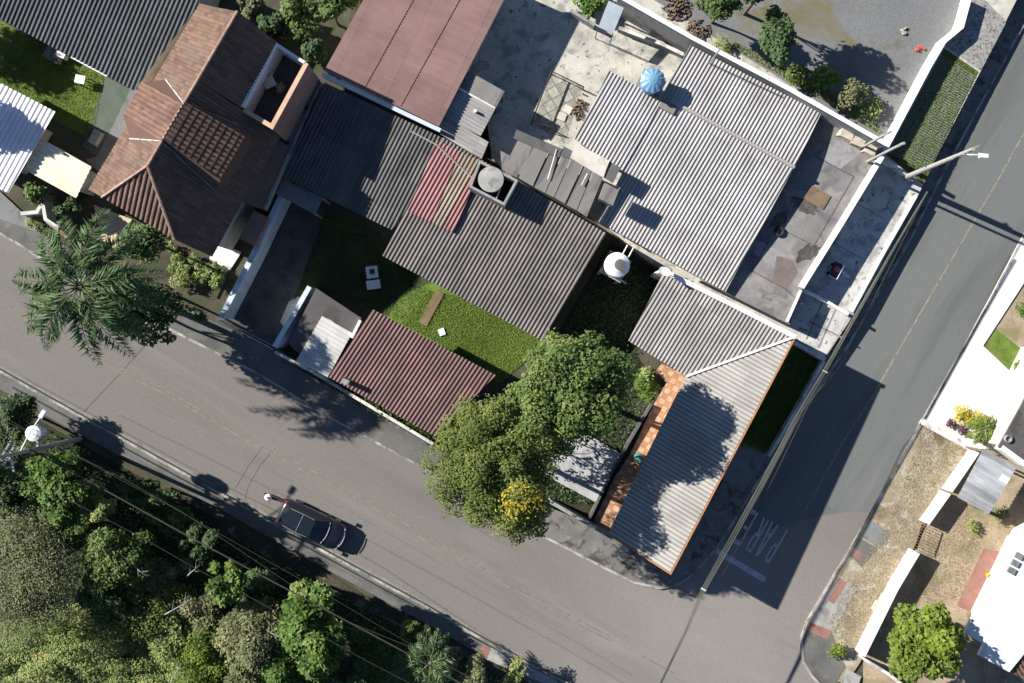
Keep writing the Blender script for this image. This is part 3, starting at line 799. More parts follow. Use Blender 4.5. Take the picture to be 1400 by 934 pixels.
for a, b in (((1052, 318), (1120, 352)), ((1012, 372), (1060, 398)), ((1040, 330), (1012, 384)), ((1096, 222), (1150, 250)), ((1150, 250), (1098, 340)), ((1060, 398), (1082, 418))):
    band('yard', [a, b], .05, YZ + .007, M['stain_dark'])
for a, b in (((1126, 330), (1172, 356)), ((1158, 278), (1200, 302)), ((1186, 240), (1160, 290))):
    band('forecourt', [a, b], .035, TZ + .0085, M['stain_dark'])
for a, b in (((1120, 408), (1096, 464)), ((1138, 418), (1112, 476)), ((1100, 440), (1144, 462))):
    band('driveway', [a, b], .10, TZ + .0125, M['conc_grey'])
blob(1118, 446, 12, 18, TZ + .0116, M['conc_mid'], rot=.5)
zone('forecourt', [(1207, 222), (1258, 262), (1165, 428), (1100, 402)], TZ + .006, M['conc_light'])
zone('driveway', [(1100, 402), (1163, 430), (1127, 489), (1078, 455)], TZ + .010, M['conc_light'])
zone('grass_strip', [(1291, 66), (1338, 98), (1280, 214), (1262, 252), (1212, 212)], TZ + .006, M['turf_olive'])
zone('driveway', [(1332, -15), (1376, 30), (1341, 97), (1291, 62)], TZ + .010, M['conc_rough'])
zone('yard', [(756, 98), (797, 119), (772, 196), (728, 170)], TZ + .006, M['pavers'])
# grass paving: concrete bars with turf between
gp = MB()
a0, a1 = Vector((1286, 74)), Vector((1212, 208)); b0, b1 = Vector((1334, 104)), Vector((1268, 236))
for i in range(44):
    t = (i + .5) / 44
    a = a0.lerp(a1, t); b = b0.lerp(b1, t)
    nseg = 5
    for j in range(nseg):
        p = P(*a.lerp(b, (j + .04) / nseg), TZ); q = P(*a.lerp(b, (j + .94) / nseg), TZ)
        c = (p + q) / 2; ang = math.atan2(q.y - p.y, q.x - p.x)
        gp.box((c.x, c.y), (q - p).length, .075, TZ - .02, TZ + .035, ang)
gp.build('grass_paving', M['conc_grey'], kind='structure')

# lots below the terrace
LAWN = [(445, 288), (520, 318), (528, 350), (640, 405), (742, 466), (712, 500), (684, 524), (600, 472), (512, 424), (430, 392), (398, 420)]
zone('lawn', [(592, 385), (640, 405), (742, 466), (712, 500), (684, 524), (600, 472), (530, 434), (548, 404)], .025, M['grass'])
zone('lawn', LAWN, .02, M['turf_shade'])  # shaded part of the lawn, its shade put into the turf colour
zone('driveway', [(384, 262), (446, 288), (398, 420), (376, 476), (295, 438)], .03, M['asphalt_drive'])
zone('path', [(395, 412), (408, 405), (414, 409), (390, 450), (383, 440)], .045, M['sheet_white'])  # pool of sunlight on the ground, painted as a pale patch
zone('patio', [(897, 507), (905, 497), (940, 515), (832, 728), (812, 712), (839, 655), (862, 620), (894, 553), (911, 524)], .22, M['patio'])
zone('lawn', [(1086, 470), (1126, 497), (1052, 622), (1002, 606)], .16, M['grass'])
zone('yard', [(1004, 606), (1050, 622), (1020, 668), (985, 655)], .15, M['conc_grey'])
zone('lawn', [(862, 508), (892, 514), (904, 530), (886, 552), (870, 540)], .02, M['grass'])  # only the sunlit patch keeps the bright lawn colour
zone('yard', [(760, 460), (835, 330), (905, 375), (862, 470), (880, 500), (860, 600), (800, 720), (740, 690)], .012, M['forest_floor'])  # dark floor colour carries the tree shade over the courtyard
zone('lawn', [(-80, 20), (0, 28), (90, 78), (143, 104), (126, 190), (84, 170), (0, 112), (-80, 80)], .025, M['grass'])
zone('yard', [(143, 104), (178, 122), (133, 214), (112, 200)], .05, M['conc_green'])
zone('path', [(176, 120), (215, 130), (140, 240), (116, 218), (133, 214)], .045, M['conc_grey'])
zone('path', [(128, 280), (180, 300), (165, 345), (140, 330)], .13, M['sand'])
zone('flower_bed', [(196, 316), (240, 334), (312, 374), (296, 408), (200, 372)], .10, M['dirt'])
zone('path', [(296, 330), (330, 345), (314, 370), (286, 354)], .14, M['conc_white'])
zone('yard', [(-80, 230), (0, 262), (30, 290), (60, 320), (0, 300), (-80, 262)], .13, M['conc_grey'])
# across the side street
WHITE = [(1392, 333), (1560, 28), (1600, 60), (1410, 372), (1344, 473), (1384, 511), (1440, 430), (1480, 470), (1367, 614), (1338, 614), (1262, 577), (1250, 591), (1320, 468)]
zone('pavement', WHITE, .13, M['conc_white'])
zone('garden', [(1344, 473), (1410, 372), (1560, 120), (1700, 260), (1440, 430), (1384, 511)], .05, M['dry_lot'])
zone('lawn', [(1346, 474), (1362, 450), (1400, 480), (1392, 505), (1384, 509)], .06, M['grass'])
zone('verge', [(1250, 591), (1262, 577), (1336, 614), (1262, 722), (1176, 906), (1160, 930), (1121, 938), (1096, 903), (1093, 875), (1112, 832), (1189, 700)], .11, M['dry_verge'])
zone('sidewalk', [(1093, 875), (1108, 852), (1138, 868), (1156, 912), (1140, 938), (1121, 938), (1107, 923), (1096, 903)], .125, M['sidewalk'])
zone('sidewalk', [(1118, 825), (1150, 792), (1172, 804), (1140, 864), (1108, 850)], .122, M['conc_mid'])
zone('sidewalk', [(1186, 708), (1217, 730), (1203, 750), (1174, 731)], .122, M['conc_grey'])
zone('sidewalk', [(1172, 734), (1200, 750), (1178, 776), (1160, 756)], .119, M['sidewalk'])
zone('red_paving', [(1150, 792), (1158, 797), (1140, 826), (1132, 821)], .127, M['red_paving'])
zone('red_paving', [(1106, 850), (1137, 864), (1132, 875), (1103, 862)], .130, M['red_paving'])
zone('red_paving', [(1166, 748), (1180, 757), (1176, 766), (1162, 758)], .127, M['red_paving'])
zone('sidewalk', [(1158, 915), (1178, 925), (1170, 945), (1146, 940)], .127, M['conc_mid'])
zone('yard', [(1268, 716), (1336, 612), (1372, 612), (1600, 640), (1600, 1050), (1180, 960), (1180, 905)], .05, M['dry_lot'])
zone('path', [(1345, 750), (1368, 754), (1328, 838), (1308, 828)], .06, M['red_paving'])
# ---------------------------------------------------------------- buildings
def base_of(pts, z0):
    c = sum((Vector(p[:2]) for p in pts), Vector((0, 0))) / len(pts)
    return (c.x, c.y, z0)

def shrink(pts, d):
    """convex outline moved inwards by d metres"""
    q = [Vector(p[:2]) for p in pts]; n = len(q)
    area = sum(q[i].x * q[(i+1) % n].y - q[(i+1) % n].x * q[i].y for i in range(n))
    s = 1 if area > 0 else -1; out = []
    for i in range(n):
        d1 = (q[i] - q[i-1]).normalized(); d2 = (q[(i+1) % n] - q[i]).normalized()
        n1 = Vector((-d1.y, d1.x)) * s; n2 = Vector((-d2.y, d2.x)) * s
        b = (n1 + n2).normalized(); out.append(q[i] + b * d / max(.35, b.dot(n1)))
    return out

def walls(pts, plane, z0, f=.955, drop=.10, d=.38):
    xy = shrink(pts, d)
    return MB().prism([(p.x, p.y) for p in xy], z0 - .02, [plane.z(p.x, p.y) - drop for p in xy])

def add_window(parent, a, b, t, w, h, zsill, mat_f='white_paint'):
    """window set on the wall that runs from a to b (plan), seen from its right-hand side"""
    a = Vector(a[:2]); b = Vector(b[:2]); d = (b - a).normalized(); n = Vector((d.y, -d.x))
    c = a + d * (b - a).length * t + n * .02
    ang = math.atan2(d.y, d.x)
    fr = MB(); fr.box(c, w, .05, zsill, zsill + h, ang)
    o = fr.build('window', M[mat_f], parent)
    c2 = c + n * .028
    MB().box(c2, w - .14, .016, zsill + .07, zsill + h - .07, ang).build('pane', M['car_glass'], o)
    MB().box(c + n * .06, w + .12, .14, zsill - .07, zsill - .005, ang).build('sill', M['conc_grey'], o)

# -- 1 the long hipped courtyard house on the corner: two wings meeting in a valley
A_out0, COR, INN, B_end_out, B_end_in, A_in0 = (908, 371, 3.9), (1086, 461, 4.0), (938, 515, 3.1), (916, 783, 4.5), (832, 729, 3.5), (859, 466, 3.1)
plA = Plane((908, 371, 3.9), (1086, 461, 4.0), (938, 515, 3.1))
plB = Plane((1086, 461, 4.0), (938, 515, 3.1), (916, 783, 4.5))
ptsA = [plA.at(*q) for q in ((908, 371), (1086, 461), (938, 515), (859, 466))]
ptsB = [plB.at(*q) for q in ((1086, 461), (938, 515), (832, 729), (916, 783))]
t = thing('house', 'corner house with two pale corrugated wings meeting in a white valley above a terracotta patio', 'house', base_of(ptsA + ptsB, 0))
mb = MB(); corr(mb, ptsA, plA, pdir(-.505, .863)); mb.build('roof', M['fib_mid'], t, label='darker striped short wing of the corrugated roof')
mb = MB(); corr(mb, ptsB, plB, pdir(.863, .505), pitch=.25, amp=.022); rB = mb.build('roof', M['fib_pale'], t, label='pale long wing of the corrugated roof beside the side street')
MB().tube([plA.at(938, 515, .05), plA.at(1086, 461, .05)], .075, 6).build('valley_flashing', M['white_wall'], t)
walls(ptsA, plA, 0, .93).build('wall', M['wall_house'], t)
xyB = shrink(ptsB, .55); wB = MB().prism([(p.x, p.y) for p in xyB], 0, [plB.z(p.x, p.y) - .1 for p in xyB]).build('wall', M['wall_house'], t)
fa = MB(); a, b, c = plB.at(1087, 462), plB.at(917, 785), plB.at(832, 730)
fa.strip([a, b, c], .06, [a.z - .20, b.z - .2, c.z - .2], [a.z + .035, b.z + .035, c.z + .035]); fa.build('fascia', M['orange_trim'], t)
gt = MB(); a, b = plB.at(938, 517), plB.at(834, 727); gt.tube([a + Vector((0, 0, -.08)), b + Vector((0, 0, -.08))], .06, 6); gt.build('gutter', M['orange_trim'], t)
p1, p2 = xyB[3], xyB[0]
for i, tt in enumerate((.2, .5, .8)): add_window(t, p1, p2, tt, 1.4, 1.1, 1.35)

# low white parapet wall between the corner house and its neighbour
def wall_thing(label, pts, z0, z1, mat, w=.16, cap=None, capw=.06, cat='wall', name='wall', group=None, caph=.05):
    q = [P(x, y, z1) for x, y in pts]
    c = sum(((p.x, p.y) for p in q), ()) and Vector((sum(p.x for p in q) / len(q), sum(p.y for p in q) / len(q), z0))
    t = thing(name, label, cat, c, group)
    MB().strip(q, w, z0 - .05, z1 - caph).build('wall_body', M[mat], t)
    MB().strip(q, w + capw, z1 - caph + .002, z1).build('coping', M[cap or mat], t)
    return t
wall_thing('white party wall running down between the two big corrugated roofs to the yard gate', [(905, 369), (1000, 416), (1088, 461)], 0, 4.2, 'white_wall', .2)

# -- 2 the big light grey double pitched roof
pr0, pr1 = (920, 137, 3.2), (1086, 229, 3.1)
plU = Plane(pr0, pr1, (945, 62, 2.88)); plL = Plane(pr0, pr1, (992, 398, 2.5))
U = [plU.at(*q) for q in ((944, 62), (1123, 155), (1086, 229), (905, 129))]
L1 = [plL.at(*q) for q in ((905, 129), (1086, 229), (992, 399), (817, 303))]
L2 = [plL.at(*q) for q in ((833, 97), (905, 137), (850, 238), (786, 190))]
t = thing('warehouse', 'large light grey corrugated house roof with low pale ridge beside the grimy walled yard', 'house', base_of(U + L1, TZ))
mb = MB(); corr(mb, U, plU, pdir(-.505, .863)); mb.build('roof', M['fib_light'], t)
mb = MB(); corr(mb, L1, plL, pdir(-.505, .863)); corr(mb, L2, plL, pdir(-.505, .863), dz=.045); mb.build('roof', M['fib_light'], t)
rg = MB(); rg.tube([plU.at(918, 138, .02), plU.at(1086, 229, .02)], .11, 6); rg.build('ridge_cap', M['fib_pale'], t)
walls(U, plU, TZ, .95).build('wall', M['wall_grey'], t)
walls(L1, plL, TZ, .93).build('wall', M['wall_grey'], t)
walls(L2, plL, TZ, .90).build('wall', M['wall_grey'], t)
pt = plL.at(912, 148); MB().box((pt.x, pt.y), .95, .4, pt.z + .02, pt.z + .14, math.radians(-28)).build('roof_patch', M['plank_grey'], t)
mp = plU.at(970, 87); MB().tube([mp, mp + Vector((0, 0, 2.6))], .045, 6).build('mast', M['grey_metal'], t)

# -- 3 the brown grey roof in the middle with the red sheets
plC = Plane((600, 190, 3.55), (828, 318, 3.55), (740, 465, 2.75))
C1 = [plC.at(*q) for q in ((611, 188), (701, 240), (828, 318), (742, 466), (612, 398), (523, 350))]
C1 = [plC.at(*q) for q in ((606, 188), (829, 319), (742, 466), (523, 350))]
C0 = [plC.at(*q) for q in ((443, 112), (622, 196), (535, 314), (384, 241))]
t = thing('house', 'middle house with dark brown grey corrugated roof, red and straw coloured sheets, above the lawn', 'house', base_of(C1, 0))
mb = MB(); corr(mb, C1, plC, pdir(-.505, .863), pitch=.235, amp=.028); mb.build('roof', M['fib_brown'], t)
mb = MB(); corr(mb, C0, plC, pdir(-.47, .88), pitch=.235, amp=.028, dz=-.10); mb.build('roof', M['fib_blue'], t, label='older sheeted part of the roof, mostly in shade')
walls(C1, plC, 0, .93).build('wall', M['wall_cream'], t)
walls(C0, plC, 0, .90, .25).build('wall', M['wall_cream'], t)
def lay(polypx, mat, dz, name='roof_sheet', parent=None, pl=plC, d=(-.505, .863), amp=.028, pitch=.235):
    mb = MB(); corr(mb, [pl.at(*q) for q in polypx], pl, pdir(*d), pitch=pitch, amp=amp, dz=dz); return mb.build(name, M[mat], parent)
lay([(598, 193), (629, 208), (590, 305), (558, 290)], 'red_sheet', .20, parent=t)
lay([(630, 208.5), (655, 220), (605, 312), (591, 305.5)], 'yellow_sheet', .21, parent=t)
lay([(656, 220.5), (663, 224), (619, 318), (606, 312.5)], 'red_sheet', .20, parent=t)
lp = MB(); lp.tube([plC.at(562, 180, .09), plC.at(598, 200, .26), plC.at(652, 250, .27)], .03, 5); lp.build('flashing', M['fib_pale'], t)
a, b = C1[3], C1[2]
xyC = shrink(C1, .38)
for tt in (.18, .42, .66, .86): add_window(t, xyC[3], xyC[2], tt, 1.3, 1.0, 1.0)
# tank enclosure that rises out of that roof
zt = plC.z(*P(676, 250, 4)[:2]); t2z = zt + 1.25
q = [P(x, y, t2z) for x, y in ((656, 221), (706, 247), (689, 279), (643, 255))]
t = thing('tank_enclosure', 'open square brick box holding a round cement water tank between red sheets and grey boards', 'water tank', (q[0].x, q[0].y, zt - .6))
MB().strip(q, .14, zt - .6, t2z, closed=True).build('box_wall', M['wall_grey'], t)
MB().poly([(p.x, p.y, zt + .1) for p in q]).build('box_floor', M['dark_hole'], t)
c = P(671, 245, t2z + .1)
MB().lathe(c, [(.62, zt + .12), (.68, zt + .9), (.70, t2z - .05), (.73, t2z), (.73, t2z + .05), (.3, t2z + .09), (.02, t2z + .10)], 32).build('tank', M['tank_conc'], t)
MB().tube([P(684, 258, zt + .8), P(680, 268, zt + .8), P(678, 274, zt + .3)], .03, 6).build('pipe', M['white_paint'], t)

# -- 4 patchwork of old boards over the outbuilding
plD = Plane((706, 243, 3.35), (805, 298, 3.35), (727, 190, 3.75))
t = thing('shed', 'outbuilding roofed with overlapping weathered grey boards between the tank box and the light roof', 'shed', base_of([plD.at(710, 240), plD.at(840, 240), plD.at(800, 290)], TZ))
boards = [((684, 206), (714, 222), (706, 243), (686, 232)), ((712, 184), (731, 193), (712, 240), (690, 228)), ((733, 193), (752, 203), (728, 255), (709, 244)), ((753, 203), (768, 211), (745, 264), (729, 255.5)),
          ((769, 212), (780, 217.5), (757, 270), (746, 264.5)), ((781, 218), (797, 226), (772, 279), (758, 270.5)), ((797.5, 226.5), (810, 235), (788, 288), (773, 279.5)), ((811, 235.5), (824, 243), (802, 297), (789, 288.5)),
          ((706, 178), (770, 205), (764, 216), (702, 190)), ((771, 201), (790, 211), (784, 220), (764, 212))]
bi = 0
for q in boards:
    dz = .03 + (bi % 3) * .035 if bi < 8 else .15
    c = [plD.at(x, y, dz) for x, y in q]; th = .03
    mb = MB(); vs = [(*p[:2], p.z) for p in c] + [(p.x, p.y, p.z - th) for p in c]
    mb.add(vs, [(0, 1, 2, 3), (7, 6, 5, 4), (0, 4, 5, 1), (1, 5, 6, 2), (2, 6, 7, 3), (3, 7, 4, 0)])
    mb.build('roof_board', M['plank_dark' if bi in (8, 9) else 'plank_grey'], t); bi += 1
def slab_on(pl, q, dz, th, mat, name, parent, lift=0.0):
    c = [pl.at(x, y, dz) for x, y in q]
    mb = MB(); vs = [(*p[:2], p.z) for p in c] + [(p.x, p.y, p.z - th) for p in c]
    mb.add(vs, [(0, 1, 2, 3), (7, 6, 5, 4), (0, 4, 5, 1), (1, 5, 6, 2), (2, 6, 7, 3), (3, 7, 4, 0)])
    return mb.build(name, M[mat], parent)
slab_on(plD, [(787, 197), (833, 221), (823, 243), (779, 217)], .22, .05, 'sheet_white', 'pale_board', t)
slab_on(plD, [(833, 221), (848, 230), (838, 251), (825, 243)], .12, .05, 'plank_dark', 'roof_board', t)
slab_on(plD, [(825, 253), (844, 263), (836, 284), (817, 274)], .75, .6, 'plank_grey', 'flue_box', t)
for q in (((761, 205), (749, 246)), ((803, 238), (795, 254))):
    MB().tube([plD.at(*q[0], .17), plD.at(*q[1], .17)], .04, 5).build('batten', M['wall_aged'], t)
D = [plD.at(*q) for q in ((712, 186), (822, 244), (802, 295), (706, 243))]
walls(D, plD, 0, .93, .12).build('wall', M['wall_grey'], t)

# -- 5 the rose metal roof and its lean-tos
plE = Plane((443, 97, 3.5), (600, 172, 3.3), (690, -2, 3.3))
E = [plE.at(*q) for q in ((443, 97), (600, 173), (712, -46), (522, -46))]
t = thing('house', 'house under a dusty rose ribbed metal roof with two dark seams and a pale gutter', 'house', base_of(E, 0))
mb = MB(); corr(mb, E, plE, pdir(.902, .431), pitch=.17, amp=.012, nper=6); mb.build('roof', M['pink_metal'], t)
for s in (((573, -14), (498, 121)), ((636, -14), (548, 145))):
    MB().tube([plE.at(*s[0], .012), plE.at(*s[1], .012)], .016, 5).build('seam', M['tile_dark'], t)
walls(E, plE, 0, .96, .1).build('wall', M['white_wall'], t)
g0, g1 = plE.at(440, 101), plE.at(602, 178)
MB().strip([g0, g1], .24, [g0.z - .3, g1.z - .3], [g0.z - .06, g1.z - .06]).build('gutter', M['wall_sky_tint'], t)
plF = Plane((625, 121, 2.9), (676, 149, 2.75), (600, 178, 2.85))
F1 = [plF.at(*q) for q in ((625, 121), (677, 149), (657, 186), (604, 160))]; F2 = [plF.at(*q) for q in ((606, 158), (668, 194), (658, 218), (597, 180))]
t = thing('lean_to', 'small silver grey corrugated lean-to against the rose metal roof', 'shed', base_of(F1, TZ))
mb = MB(); corr(mb, F1, plF, pdir(.88, .47), pitch=.2, amp=.022); corr(mb, F2, plF, pdir(.88, .47), pitch=.2, amp=.022, dz=-.05); mb.build('roof', M['fib_light'], t)
walls(F1, plF, 0, .92).build('wall', M['wall_grey'], t)
vp = plF.at(650, 153); MB().cyl((vp.x, vp.y), .09, .09, vp.z, vp.z + .25, 10).build('vent_pipe', M['white_paint'], t)
a, b = plF.at(626, 120, .04), plF.at(677, 148, .04); MB().tube([a, b], .06, 6).build('ridge_cap', M['white_wall'], t)
plG = Plane((640, 98, 3.0), (689, 126, 3.0), (676, 147, 2.95))
t = thing('awning', 'flat brown grey board awning behind the silver lean-to, edging the stained yard', 'awning', base_of([plG.at(650, 110)], TZ))
slab_on(plG, [(640, 97), (690, 125), (678, 147), (628, 119)], 0, .05, 'plank_grey', 'roof', t)
for q in ((686, 127), (677, 143)):
    p = plG.at(*q); MB().cyl((p.x, p.y), .05, .05, TZ, p.z - .05, 8).build('post', M['wood'], t)

# -- 6 red brown roof by the road, with its pale carport
plH = Plane((510, 424, 3.05), (677, 513, 3.05), (595, 596, 2.65))
Hh = [plH.at(*q) for q in ((510, 423), (678, 513), (595, 597), (448, 515))]
plH = Plane((510, 423, 3.05), (678, 513, 3.05), (448, 515, 2.6)); Hh = [plH.at(*q) for q in ((510, 423), (678, 513), (595, 597), (448, 515))]
t = thing('house', 'small roadside house with red brown corrugated roof and a short square chimney', 'house', base_of(Hh, 0))
mb = MB(); corr(mb, Hh, plH, pdir(-.56, .83), pitch=.235, amp=.028); mb.build('roof', M['fib_red'], t)
walls(Hh, plH, 0, .95).build('wall', M['wall_cream'], t)
c = plH.at(475, 521); MB().box((c.x, c.y), .42, .3, c.z - .1, c.z + .75, math.radians(-25)).build('chimney', M['wall_grey'], t)
xyH = shrink(Hh, .38)
add_window(t, xyH[3], xyH[2], .35, 1.2, 1.0, 1.1); add_window(t, xyH[3], xyH[2], .7, 1.2, 1.0, 1.1)
plI = Plane((441, 433, 2.55), (489, 448, 2.5), (406, 494, 2.45))
I1 = [plI.at(*q) for q in ((441, 432), (482, 455), (449, 516), (405, 494))]
t = thing('carport', 'small white ribbed carport roof and dark flat slab joining the red brown house', 'carport', base_of(I1, 0))
mb = MB(); corr(mb, I1, plI, pdir(.87, .5), pitch=.26, amp=.03, dz=.12); mb.build('roof', M['white_dusty'], t)
q = [P(x, y, 2.45) for x, y in ((432, 394), (494, 435), (483, 455), (442, 432), (411, 486), (394, 470))]
MB().prism([(p.x, p.y) for p in q], 2.3, 2.45).build('slab', M['asphalt_drive'], t)
MB().strip([P(493, 438, 2.6), P(481, 462, 2.6)], .16, 2.45, 2.75).build('upstand', M['white_wall'], t)
q2 = [P(x, y, 2.4) for x, y in ((434, 400), (488, 436), (446, 508), (402, 480))]
MB().prism([(p.x, p.y) for p in inset(q2, .92)], 0, 2.3).build('wall', M['wall_cream'], t)
wall_thing('garage side wall tinted blue for shade beside the dark driveway, ending at the gate', [(423, 392), (400, 432), (375, 474)], 0, 2.5, 'wall_sky_tint', .22)

# -- 7 the steep tiled house
ZE, ZR = 4.5, 8.0
plW = Plane((325, 17, ZR), (202, 227, ZR), (197, 132, ZE))     # west slope
plV = Plane((325, 17, ZR), (202, 227, ZR), (325, 290, ZE))     # east slope
hipL = plW.at(140, 270); hipR = plV.at(239, 328)
Apt = plW.at(202, 227)
class _P(Plane):
    def __init__(s, A, B, C):
        n = (B - A).cross(C - A); s.b, s.c = -n.x / n.z, -n.y / n.z; s.a = A.z - s.b * A.x - s.c * A.y
plS = _P(Apt, hipL, hipR)
rd = pdir(.863, .505)                         # straight down the two long slopes
t = thing('tiled_house', 'steep brown clay tiled house with two raised dormers and an open roof terrace', 'house', base_of([plW.at(200, 150), plV.at(320, 200)], 0))
Wp = [plW.at(*q) for q in ((273, 5), (325, 16), (202, 227), (140, 270), (121, 259))]
mb = MB(); corr(mb, Wp, plW, rd, pitch=.22, amp=.03, nper=5, prof=prof_tile, rows=.36, step=.03); mb.build('roof', M['tile_old'], t, label='sunlit slope of old clay tiles')
V1 = [plV.at(*q) for q in ((271, 108.5), (202, 227), (239, 328), (290, 351), (383, 186))]
V2 = [plV.at(*q) for q in ((325, 16), (271, 108.5), (331, 149), (378, 57))]
V3 = [plV.at(*q) for q in ((372, 175), (426, 92), (433, 97), (383, 186))]
mb = MB(); corr(mb, V1, plV, rd, pitch=.22, amp=.03, nper=5, prof=prof_tile, rows=.36, step=.03)
corr(mb, V2, plV, rd, pitch=.22, amp=.03, nper=5, prof=prof_tile, rows=.36, step=.03); mb.build('roof', M['tile_dark'], t, label='dark slope of clay tiles turned away from the sun')
S1 = [Apt, hipL, hipR]
mb = MB(); corr(mb, S1, plS, Vector((-plS.b, -plS.c)), pitch=.30, amp=.045, nper=6, prof=prof_tile, rows=.36, step=.03); mb.build('roof', M['tile_dark'], t, label='small hipped front slope of clay tiles')
rc = MB()
for a, b in ((plW.at(325, 16, .06), plW.at(202, 227, .06)), (Apt + Vector((0, 0, .05)), hipL + Vector((0, 0, .05))), (Apt + Vector((0, 0, .05)), hipR + Vector((0, 0, .05)))):
    rc.tube([a, b], .085, 6)
rc.build('ridge_cap', M['tile_ridge'], t)
# dormers: shallower sheets of tile springing from the ridge, with cheeks
def dormer(side, pr, pf, plain_, mat, lab, zf, feet):
    a, b = pr; c, d = pf
    pl = Plane((a[0], a[1], ZR + .12), (b[0], b[1], ZR + .12), (c[0], c[1], zf))
    q = [pl.at(*x) for x in (a, b, d, c)]
    mb = MB(); corr(mb, q, pl, rd, pitch=.27, amp=.05, nper=6, prof=prof_tile, rows=.36, step=.03)
    o = mb.build('dormer', M[mat], t, label=lab)
    ck = MB()
    for (r, f, ft) in ((q[0], q[3], feet[0]), (q[1], q[2], feet[1])):
        fl = Vector((f.x, f.y, plain_.z(f.x, f.y))); fo = plain_.at(*ft)
        ck.add([r - Vector((0, 0, .05)), f - Vector((0, 0, .08)), fo, fl], [(0, 1, 2), (1, 3, 2)])
    f1, f2 = q[3], q[2]
    ck.add([f1 - Vector((0, 0, .08)), f2 - Vector((0, 0, .08)), (f2.x, f2.y, plain_.z(f2.x, f2.y)), (f1.x, f1.y, plain_.z(f1.x, f1.y))], [(0, 1, 2, 3)])
    ck.build('cheek', M['tile_dark'], o)
    fl = MB()
    for (r, f) in ((q[0], q[3]), (q[1], q[2])):
        m = r.lerp(f, .55); m2 = Vector((m.x, m.y, plain_.z(m.x, m.y) + .07)); r2 = Vector((r.x, r.y, plain_.z(r.x, r.y) + .07))
    return o
dormer('w', ((250, 143), (221, 193)), ((195, 112), (168, 158)), plW, 'tile_dormer', 'raised sunlit dormer roof', 6.05, ((227, 109), (178, 190)))
dormer('e', ((254, 140), (224, 191)), ((335, 187), (301, 246)), plV, 'tile_dormer', 'raised dormer roof on the shaded side', 6.75, ((343, 178), (296, 262)))
vf = MB()
for a, b in (((227, 109), (252, 142)), ((178, 190), (219, 193))): vf.tube([plW.at(*a, .05), plW.at(*b, .05)], .045, 6)
vf.build('valley_flashing', M['flashing'], t)
vf = MB()
for a, b in (((257, 143), (343, 178)), ((224, 196), (296, 262))): vf.tube([plV.at(*a, .05), plV.at(*b, .05)], .05, 6)
vf.build('valley_flashing', M['conc_grey'], t)
# body
ev = [plW.at(273, 5), plW.at(121, 259), hipL, hipR, plV.at(290, 351), plV.at(383, 186), plV.at(376, 57)]
body = shrink(ev, .6)
MB().prism([(p.x, p.y) for p in body], 0, 4.35).build('wall', M['wall_cream'], t)
gab = [plW.at(274, 8, -.12), plW.at(325, 19, -.12), plV.at(376, 60, -.12)]
mb = MB(); mb.add(gab + [Vector((p.x, p.y, 4.3)) for p in (gab[0], gab[2])], [(0, 1, 2, 4, 3)]); mb.build('gable', M['wall_cream'], t)
# roof terrace
TF = 4.7; TT = 6.2
q = [P(x, y, TF) for x, y in ((335, 153), (380, 66), (420, 95), (374, 178))]
MB().prism([(p.x, p.y) for p in q], 4.3, TF).build('terrace_floor', M['asphalt_drive'], t)
z1 = plV.at(331, 149).z + .12
qa, qb = P(331, 146, z1), P(377, 58, z1)
MB().strip([qa, qb], .16, TF, z1).build('terrace_wall', M['white_wall'], t)
qa, qb = P(377, 60, TT), P(417, 86, TT)
MB().strip([qa, qb], .16, 2.9, TT).build('terrace_wall', M['white_wall'], t)
pp = [P(419, 86, TT), P(371.5, 173, TT), P(333, 150, TT)]
MB().strip(pp, .17, 2.9, TT - .08).build('parapet', M['terracotta_wall'], t)
MB().strip(pp, .25, TT - .078, TT).build('coping', M['peach'], t)
# terracotta coloured side terrace along the east wall
q = [P(x, y, 3.0) for x, y in ((418, 100), (439, 112), (360, 286), (333, 276))]
MB().prism([(p.x, p.y) for p in q], 0, 3.0).build('side_annex', M['terracotta_wall'], t)
MB().strip([P(439, 113, 3.1), P(361, 286, 3.1)], .14, 2.7, 3.12).build('annex_kerb', M['wall_grey'], t)
for k in ((414, 144), (388, 192)):
    p = P(*k, 3.0); MB().box((p.x, p.y), .75, .22, 3.0, 3.1, math.radians(-35)).build('step', M['dark_hole'], t)
p = P(347, 312, 2.6); MB().box((p.x, p.y), 1.0, 1.9, 0, 2.6, math.radians(-27)).build('side_annex', M['terracotta_wall'], t)
# things on the terrace
c = P(368, 112, TF + .75)
t = thing('table', 'square grey table standing on the tiled house terrace', 'table', (c.x, c.y, TF))
MB().box(c, .62, .62, TF + .70, TF + .75, math.radians(25)).build('tabletop', M['sheet_white'], t)
for sx, sy in ((-1, -1), (1, -1), (1, 1), (-1, 1)):
    v = Matrix.Rotation(math.radians(25), 2) @ Vector((sx * .26, sy * .26)); MB().box((c.x + v.x, c.y + v.y), .05, .05, TF, TF + .70, math.radians(25)).build('leg', M['wood'], t)
c = P(384, 120, TF + .5)
t = thing('potted_plant', 'small pale plant in a pot beside the terrace table', 'plant', (c.x, c.y, TF))
MB().lathe(c, [(.11, TF), (.15, TF + .25), (.13, TF + .26)], 14).build('pot', M['orange_trim'], t)
p_, n_, a_, l_, ti_, _ = crown((c.x, c.y, TF + .5), .3, .3, .25, 60, 5, .22, .5)
leaf_mesh('foliage', p_, n_, a_, l_, l_ * .35, ti_ + .4, M['lf_pale'], t)

